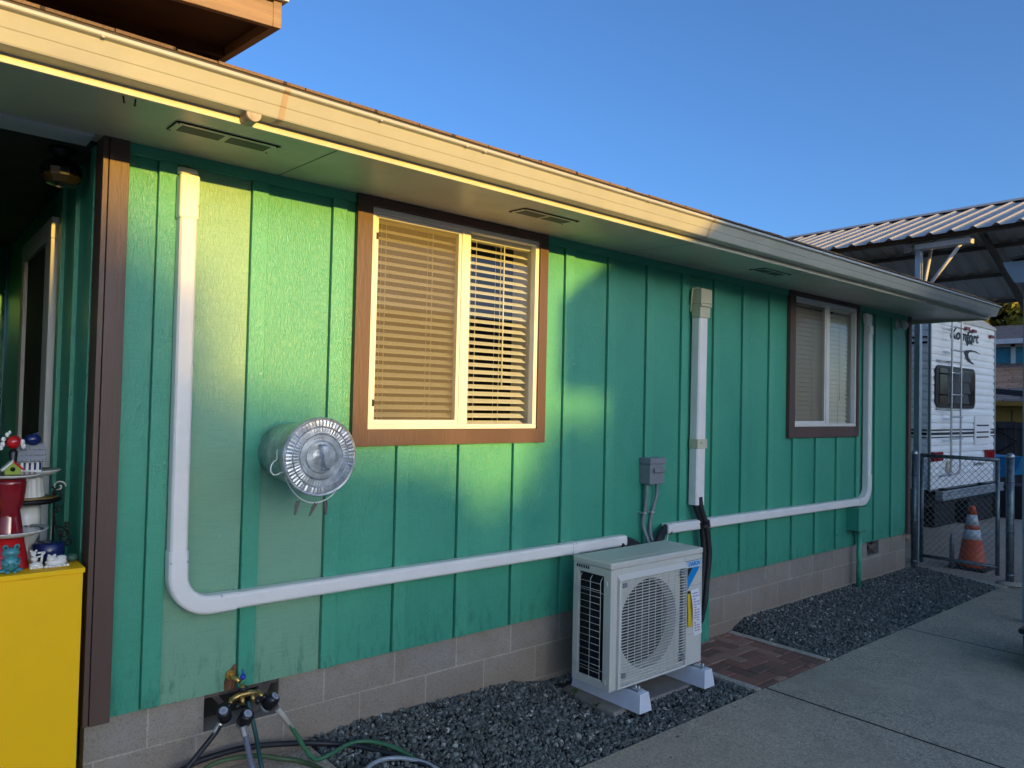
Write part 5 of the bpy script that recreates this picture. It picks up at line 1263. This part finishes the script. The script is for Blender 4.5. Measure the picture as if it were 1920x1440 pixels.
ribs_roof(CX0, CZ, CM, CR, "roof_panel"); ribs_roof(CX1, CZ-.22, CM, CR, "roof_panel")
m_ = MB(); m_.prism([(CM-.16, CR-.02), (CM, CR+.05), (CM+.16, CR-.02), (CM, CR+.043)], 1, CY0, CY1); m_.build("ridge_cap", METALROOF, cp)
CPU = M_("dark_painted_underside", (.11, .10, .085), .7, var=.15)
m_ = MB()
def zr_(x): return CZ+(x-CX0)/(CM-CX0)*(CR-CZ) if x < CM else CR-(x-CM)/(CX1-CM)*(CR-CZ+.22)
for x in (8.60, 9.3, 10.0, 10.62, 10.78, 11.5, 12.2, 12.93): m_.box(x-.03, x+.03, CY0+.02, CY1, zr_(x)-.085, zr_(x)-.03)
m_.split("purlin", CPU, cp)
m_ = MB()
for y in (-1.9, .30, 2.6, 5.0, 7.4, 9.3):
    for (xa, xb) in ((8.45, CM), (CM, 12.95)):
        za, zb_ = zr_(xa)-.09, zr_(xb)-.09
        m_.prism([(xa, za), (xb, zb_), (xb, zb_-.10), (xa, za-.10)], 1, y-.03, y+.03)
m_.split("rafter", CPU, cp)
m_ = MB()
for y in (.24, 4.5, 9.0):
    m_.box(8.62, 8.70, y-.03, y+.03, G, 3.32)
for y in (-1.9, 4.5, 9.0): m_.box(12.86, 12.94, y-.03, y+.03, G, 3.1)
m_.split("post", M_("galvanized_square_tube", (.36, .44, .50), .4, .5), cp)
m_ = MB(); m_.tube([(8.70, .22, 2.72), (9.02, .22, 3.45)], .022, 8); m_.tube([(8.66, .24, 2.7), (8.66, -.30, 3.42)], .022, 8); m_.box(8.60, 8.74, -.33, .30, 3.30, 3.36); m_.build("brace", WHITEP, cp)
# ------------------------------------------------------------------ patio corner at right edge
e = empty("patio_cover", (6.9, -2, G), "neighbouring patio cover corner with grey gutter end and post at the right edge", "patio cover")
m_ = MB(); m_.box(6.72, 6.80, -1.445, -1.362, G, 2.397); m_.build("post", M_("blue_grey_post_paint", (.20, .24, .27), .5), e)
gpp = [(-1.387, 2.575), (-1.390, 2.555), (-1.415, 2.50), (-1.462, 2.41), (-1.475, 2.398), (-1.62, 2.398), (-1.62, 2.575)]
m_ = MB(); m_.prism(gpp, 0, 6.10, 8.1); m_.build("gutter", M_("blue_grey_gutter", (.22, .26, .30), .4), e)
m_ = MB(); m_.box(6.12, 8.1, -2.7, -1.621, 2.41, 2.46); m_.prism([(-1.45, 2.580), (-1.45, 2.60), (-2.7, 2.76), (-2.7, 2.72)], 0, 6.05, 8.1); m_.box(6.07, 6.119, -2.7, -1.621, 2.46, 2.58); m_.build("roof", DARKP, e)
m_ = MB(); m_.box(6.72, 6.80, -2.6, -2.52, G, 2.405); m_.box(7.9, 7.98, -2.6, -2.52, G, 2.405); m_.split("post", WHITEP, e)
q = empty("dark_tote", (5.65, -2.2, G), "low black tote just cut by the right edge of the picture", "tote")
m_ = MB(); m_.prism([(5.28, G+.002), (6.0, G+.002), (6.04, G+.27), (5.24, G+.27)], 1, -2.7, -1.76); m_.build("tub", BLACK, q, bevel=.02)
MB().box(5.22, 6.06, -2.72, -1.74, G+.272, G+.31).build("lid", BLACK, q, bevel=.012)
# ------------------------------------------------------------------ far neighbours
nh = empty("neighbour_house", (36, 6, G), "two storey teal house with grey roof far behind the trailer", "house")
MB().box(33, 43, -6, 16, G, 4.14).build("wall", TEALW, nh)
m_ = MB()
for y in (-2.5, .5, 3.2, 5.95, 7.5, 10): m_.box(32.93, 33, y, y+.14, 3.30, 4.14)
m_.box(32.93, 33, -6, 16, 4.00, 4.14); m_.build("window_frame", WHITEP, nh)
m_ = MB(); m_.prism([(32.4, 4.12), (37.8, 5.35), (43.6, 4.12)], 1, -6.5, 16.5); m_.build("roof", SHGREY, nh)
MB().box(32.3, 32.42, -6.5, 16.5, 4.08, 4.27).build("fascia", WHITEP, nh)
m_ = MB(); m_.prism([(29.0, 2.15), (33, 3.36), (33, 3.20), (29.0, 2.05)], 1, -6.5, 16.5); m_.build("lower_roof", SHBROWN, nh)
m_ = MB(); m_.box(29.3, 33, -6, 16, G, 2.1); m_.build("lower_wall", HWALL, nh)
sh_ = empty("garden_shed", (22, 3, G), "mustard yellow shed with brown shingle roof behind the dark fence", "shed")
MB().box(21, 23.5, -.5, 7, G, 1.66).build("wall", MUSTARD, sh_)
m_ = MB()
for k in range(19): m_.box(20.985, 21, -.5+k*.4, -.48+k*.4, G, 1.45)
m_.build("board_gaps", DARKP, sh_)
m_ = MB(); m_.prism([(20.7, 1.62), (20.7, 1.68), (22.2, 2.05), (23.8, 1.68), (23.8, 1.62), (22.2, 1.99)], 1, -.8, 7.3); m_.build("roof", SHBROWN, sh_)
MB().box(20.66, 20.70, -.8, 7.3, 1.55, 1.66).build("fascia", MUSTARD, sh_)
m_ = MB(); m_.prism([(-.5, 1.60), (4.5, 2.16), (4.5, 2.02), (-.5, 1.47)], 0, 19.9, 20.0); m_.box(19.9, 20.0, 4.2, 4.3, G, 2.0); m_.box(19.9, 20.0, -.4, -.3, G, 1.5)
tag(m_.build("slanted_beam", DARKP), "dark slanted beam crossing in front of the mustard shed", "beam")
fn = empty("wooden_fence", (18, 3, G), "old dark wooden board fence behind the trailer", "fence")
m_ = MB(); g5 = random.Random(8)
for k in range(60): y = -4+k*.2; m_.box(18, 18.02, y+.003, y+.194, G, 1.17+g5.uniform(-.02, .02))
m_.build("boards", FENCEW, fn)
m_ = MB(); m_.box(17.95, 17.999, -4, 8, 1.03, 1.15); m_.box(17.95, 17.999, -4, 8, .1, .19); m_.build("rails", FENCEW, fn)
q = MB(); 
for a, b in ((((17.93, 1.75, .75), (17.93, 2.15, .48))), (((17.93, 2.15, .48), (17.93, 2.55, .78))), (((17.93, 2.15, 1.0), (17.93, 1.75, .75))), (((17.93, 2.15, 1.0), (17.93, 2.55, .78)))): q.tube([a, b], .02, 6)
tag(q.build("fence_ornament", IRON), "dark diamond shaped ornament on the old board fence", "ornament")
tp_ = MB().add([(14, .6, .62), (14, 1.4, .55), (14.0, 1.35, .10), (14.6, .55, .30), (14.7, 1.35, .6), (14.8, 1.4, .0), (14.1, .75, .28)], [(0, 1, 2, 6), (0, 6, 3), (0, 3, 4, 1), (1, 4, 5, 2)])
tag(tp_.build("blue_tarp", TARP), "crumpled blue tarp beside the trailer's right rear corner", "tarp")
q = MB().box(14.1, 14.75, .62, 1.32, G, .10); tag(q.build("storage_crate", RUBBER, None, bevel=.02), "black storage crate under the blue tarp", "crate")

# ------------------------------------------------------------------ trees
def tree(name, label_, base, crowns, mat, n_leaf, leaf, seed, trunk_r=.16, group=None):
    g = np.random.default_rng(seed)
    e = empty(name, base, label_, "tree", group)
    top = max(c[2]+c[5]*.3 for c in crowns)
    bx_, by_, bz_ = base; cx0 = crowns[0]
    m = MB(); tp = Vector((cx0[0], cx0[1], cx0[2]))
    m.tube([Vector(base)+(0*tp), Vector(base).lerp(tp, .35)+Vector((.1, .05, 0)), Vector(base).lerp(tp, .7), tp], [trunk_r, trunk_r*.8, trunk_r*.55, trunk_r*.25], 10)
    for c in crowns:
        for k in range(4):
            a = g.uniform(0, 6.28); q = Vector((c[0]+.6*c[3]*math.cos(a), c[1]+.6*c[4]*math.sin(a), c[2]+g.uniform(-.2, .6)*c[5])); s0 = Vector(base).lerp(tp, g.uniform(.4, .8))
            m.tube([s0, s0.lerp(q, .5)+Vector((0, 0, .1)), q], [trunk_r*.3, trunk_r*.18, trunk_r*.06], 6)
    m.build("trunk", BARK, e)
    Vs = []; T = []
    vol = np.array([c[3]*c[4]*c[5] for c in crowns]); w_ = vol**.7; w_ /= w_.sum()
    for c, ww in zip(crowns, w_):
        nl = int(n_leaf*ww); ncl = max(8, nl//45)
        d = g.normal(size=(ncl, 3)); d /= np.linalg.norm(d, axis=1)[:, None]; rad = g.uniform(.25, 1.0, ncl)**.5
        ctr = np.array(c[:3])+d*rad[:, None]*np.array(c[3:6])
        ct = g.uniform(.15, .85, ncl)
        idx = g.integers(0, ncl, nl); sp = .16*min(c[3:6])
        P = ctr[idx]+g.normal(size=(nl, 3))*sp*.55
        A1 = g.normal(size=(nl, 3)); A1 /= np.linalg.norm(A1, axis=1)[:, None]; B1 = np.cross(A1, g.normal(size=(nl, 3))); B1 /= np.linalg.norm(B1, axis=1)[:, None]
        L = leaf*g.uniform(.6, 1.3, nl)[:, None]
        Vs.append(np.stack([P-A1*L, P+B1*L*.5, P+A1*L, P-B1*L*.5], 1)); T.append(np.clip(ct[idx]+g.normal(size=nl)*.15, 0, 1))
    Vv = np.concatenate(Vs); T = np.concatenate(T); n = len(Vv)
    tone_mesh("crown", Vv.reshape(-1, 3), np.arange(n*4).reshape(n, 4), np.repeat(T, 4), mat, parent=e)
    return e
# sunlit tree beyond the far roofs
tree("tree", "sunlit yellow green tree rising behind the grey roof", (44, 12, G), [(44, 10.5, 6.4, 4, 4.5, 2.4), (44, 5.5, 5.6, 3.5, 3.5, 1.7), (46, 15, 7, 4, 4, 3)], LEAFY, 60000, .24, 21, .3)
# trees and houses behind the photographer that filter the low sun (also mirrored in the window)
KZ = math.tan(R(SUN_EL))
def back(x, zw, D): return (x, -D, zw+D*KZ)
D = 40
def bt_(name_label, x, ztop, rx, rz, seed, n=9000, leaf=.10, D=D, ry=1.3):
    zt = ztop + D*KZ; c = (x, -D, zt-rz, rx, ry, rz)
    return tree("tree", name_label, (x, -D, G), [c], LEAFG, n, leaf, seed, .14, "trees across the driveway")
bt_("leafy tree across the street, leftmost of the row behind the photographer", -4.4, 2.20, 2.3, 1.8, 31, 14000)
bt_("round leafy tree second from the left in the row behind the photographer", -1.30, 2.20, 1.88, 1.5, 32, 13000)
bt_("low bushy tree in the middle of the row behind the photographer", .15, 1.30, 1.0, 1.1, 33, 6500)
bt_("small low shrub tree right of the middle behind the photographer", 1.00, .98, .95, .8, 34, 5200)
bt_("tall narrow tree at the right of the row behind the photographer", 4.38, 2.9, 1.45, 2.0, 35, 12000)
bt_("low round shrub tree beside the tall narrow tree behind the photographer", 2.92, 1.22, 1.0, 1.0, 36, 6000)
bh = empty("sunblock_bungalow", (0, -45, G), "unseen low tan bungalow added behind the tree row to block low sun", "house")  # unseen house added to stop low sun leaking beneath the crowns
zt = .50+43*KZ
MB().box(-14, 12, -48, -43, G, zt-.02).build("wall", HWALL, bh)
MB().prism([(-48.5, zt-.02), (-42.6, zt-.02), (-42.6, zt+.06), (-45.5, zt+.30), (-48.5, zt+.06)], 0, -14.4, 12.4).build("roof", SHGREY, bh)
m_ = MB()
for x in (-9, -5, -1.5, 3, 7): m_.box(x, x+1.1, -42.99, -42.95, .6, 1.7)
m_.split("window", GLASSD, bh)
gh = empty("side_house", (8, -8, G), "tan hip roofed house on the other side of the driveway", "house")
DH = 15.0; rz_ = 3.0+(DH+2.2)*KZ
ex0 = 2.753-.42; ez = 2.345+(DH-.8)*KZ
MB().box(2.95, 26, -DH-5.2, -DH, G, ez-.40).build("wall", HWALL, gh)
yv = -DH+.4; yb_ = -DH-5.6; ym = (yv+yb_)/2
# front slope's left hip edge is what shades the gutter
sx = 2.753-.35; sz = ez-.35*.93
rx1 = sx+(rz_-sz)/.93
V = [(sx, yv, sz), (26.6, yv, sz), (26.6, yb_, sz), (sx, yb_, sz), (rx1, ym, rz_), (25.6, ym, rz_), (sx, yv, sz-.1), (26.6, yv, sz-.1), (26.6, yb_, sz-.1), (sx, yb_, sz-.1)]
MB().add(V, [(0, 1, 5, 4), (1, 2, 5), (2, 3, 4, 5), (3, 0, 4), (0, 6, 7, 1), (1, 7, 8, 2), (2, 8, 9, 3), (3, 9, 6, 0), (6, 9, 8, 7)]).build("roof", SHBROWN, gh)
m_ = MB()
for x in (5, 9, 13): m_.box(x, x+1.2, -DH, -DH+.02, .7, 1.8)
m_.split("window", GLASSD, gh)
g6 = np.random.default_rng(77); nst = 70
sv = []; sf_ = []; st_ = []
for k in range(nst):
    x = g6.uniform(.9, 7.6); y = -.81-abs(g6.normal())*.12
    r = g6.uniform(.003, .008); b0 = len(sv)
    for q in ((0,0,1),(1,0,0),(0,1,0),(-1,0,0),(0,-1,0),(0,0,-.3)): sv.append((x+q[0]*r*g6.uniform(.7,1.3), y+q[1]*r*g6.uniform(.7,1.3), G+.002+q[2]*r*.7))
    for f in ((0,1,2),(0,2,3),(0,3,4),(0,4,1),(5,2,1),(5,3,2),(5,4,3),(5,1,4)): sf_.append([b0+i for i in f])
    st_ += [g6.beta(2, 1.6)]*6
tag(tone_mesh("stray_gravel", sv, sf_, st_, GRAVEL, loc=(4, -.9, G)), "loose chips of gravel scattered on the concrete along the bed", "gravel", kind="stuff")
# ------------------------------------------------------------------ litter
def leaf_litter(x, y, z, s_, seed, label_):
    g = random.Random(seed); m = MB(); n = 9; P = []
    for k in range(n):
        a = 2*math.pi*k/n; r = s_*(1 if k % 2 == 0 else .42)*g.uniform(.8, 1.1); P.append((x+r*math.cos(a), y+r*math.sin(a), z+g.uniform(0, .5)*s_+.004))
    P.append((x, y, z+.006)); m.add(P, [(k, (k+1) % n, n) for k in range(n)]); m.tube([(x, y, z+.006), (x+s_*1.2, y-.3*s_, z+s_*.5)], .0012, 5)
    tag(m.build("dry_leaf", DEADLEAF), label_, "leaf", "dry leaves on the gravel")
leaf_litter(.955, -.055, -.345, .030, 1, "dry tan leaf on the gravel nearest the hoses")
leaf_litter(1.66, -.03, -.355, .024, 2, "dry tan leaf at the foot of the block wall, midway along the near gravel")
leaf_litter(4.62, -.12, -.40, .018, 3, "pale leaf on the far gravel beside the brick path")
def weed(x, y, z, s_, seed, label_):
    g = random.Random(seed); m = MB()
    for k in range(16):
        a = g.uniform(0, 6.28); l = s_*g.uniform(.5, 1.2); w_ = .003
        p0 = Vector((x+g.uniform(-.3, .3)*s_, y+g.uniform(-.3, .3)*s_, z)); d = Vector((math.cos(a), math.sin(a), 0)); q = Vector((-d.y, d.x, 0))*w_
        m.add([p0-q, p0+q, p0+d*l*.5+Vector((0, 0, l*.6))+q, p0+d*l*.5+Vector((0, 0, l*.6))-q, p0+d*l+Vector((0, 0, l*.7))], [(0, 1, 2, 3), (3, 2, 4)])
    tag(m.build("weed", M_("weed_green", (.06, .13, .03), .6, var=.3)), label_, "weed", "weeds in the gravel")
weed(2.38, -.22, -.415, .035, 1, "small green weed at the left edge of the concrete pad")
weed(2.36, -.42, -.425, .028, 2, "small green weed in the gravel in front of the pad's left corner")
weed(7.3, -.06, -.40, .04, 3, "tiny weed against the block wall near the far corner")
for _o in bpy.data.objects:
    if _o.type == 'MESH' and _o.parent is None and not _o.get("label") and not _o.get("kind"): print("UNTAGGED", _o.name)
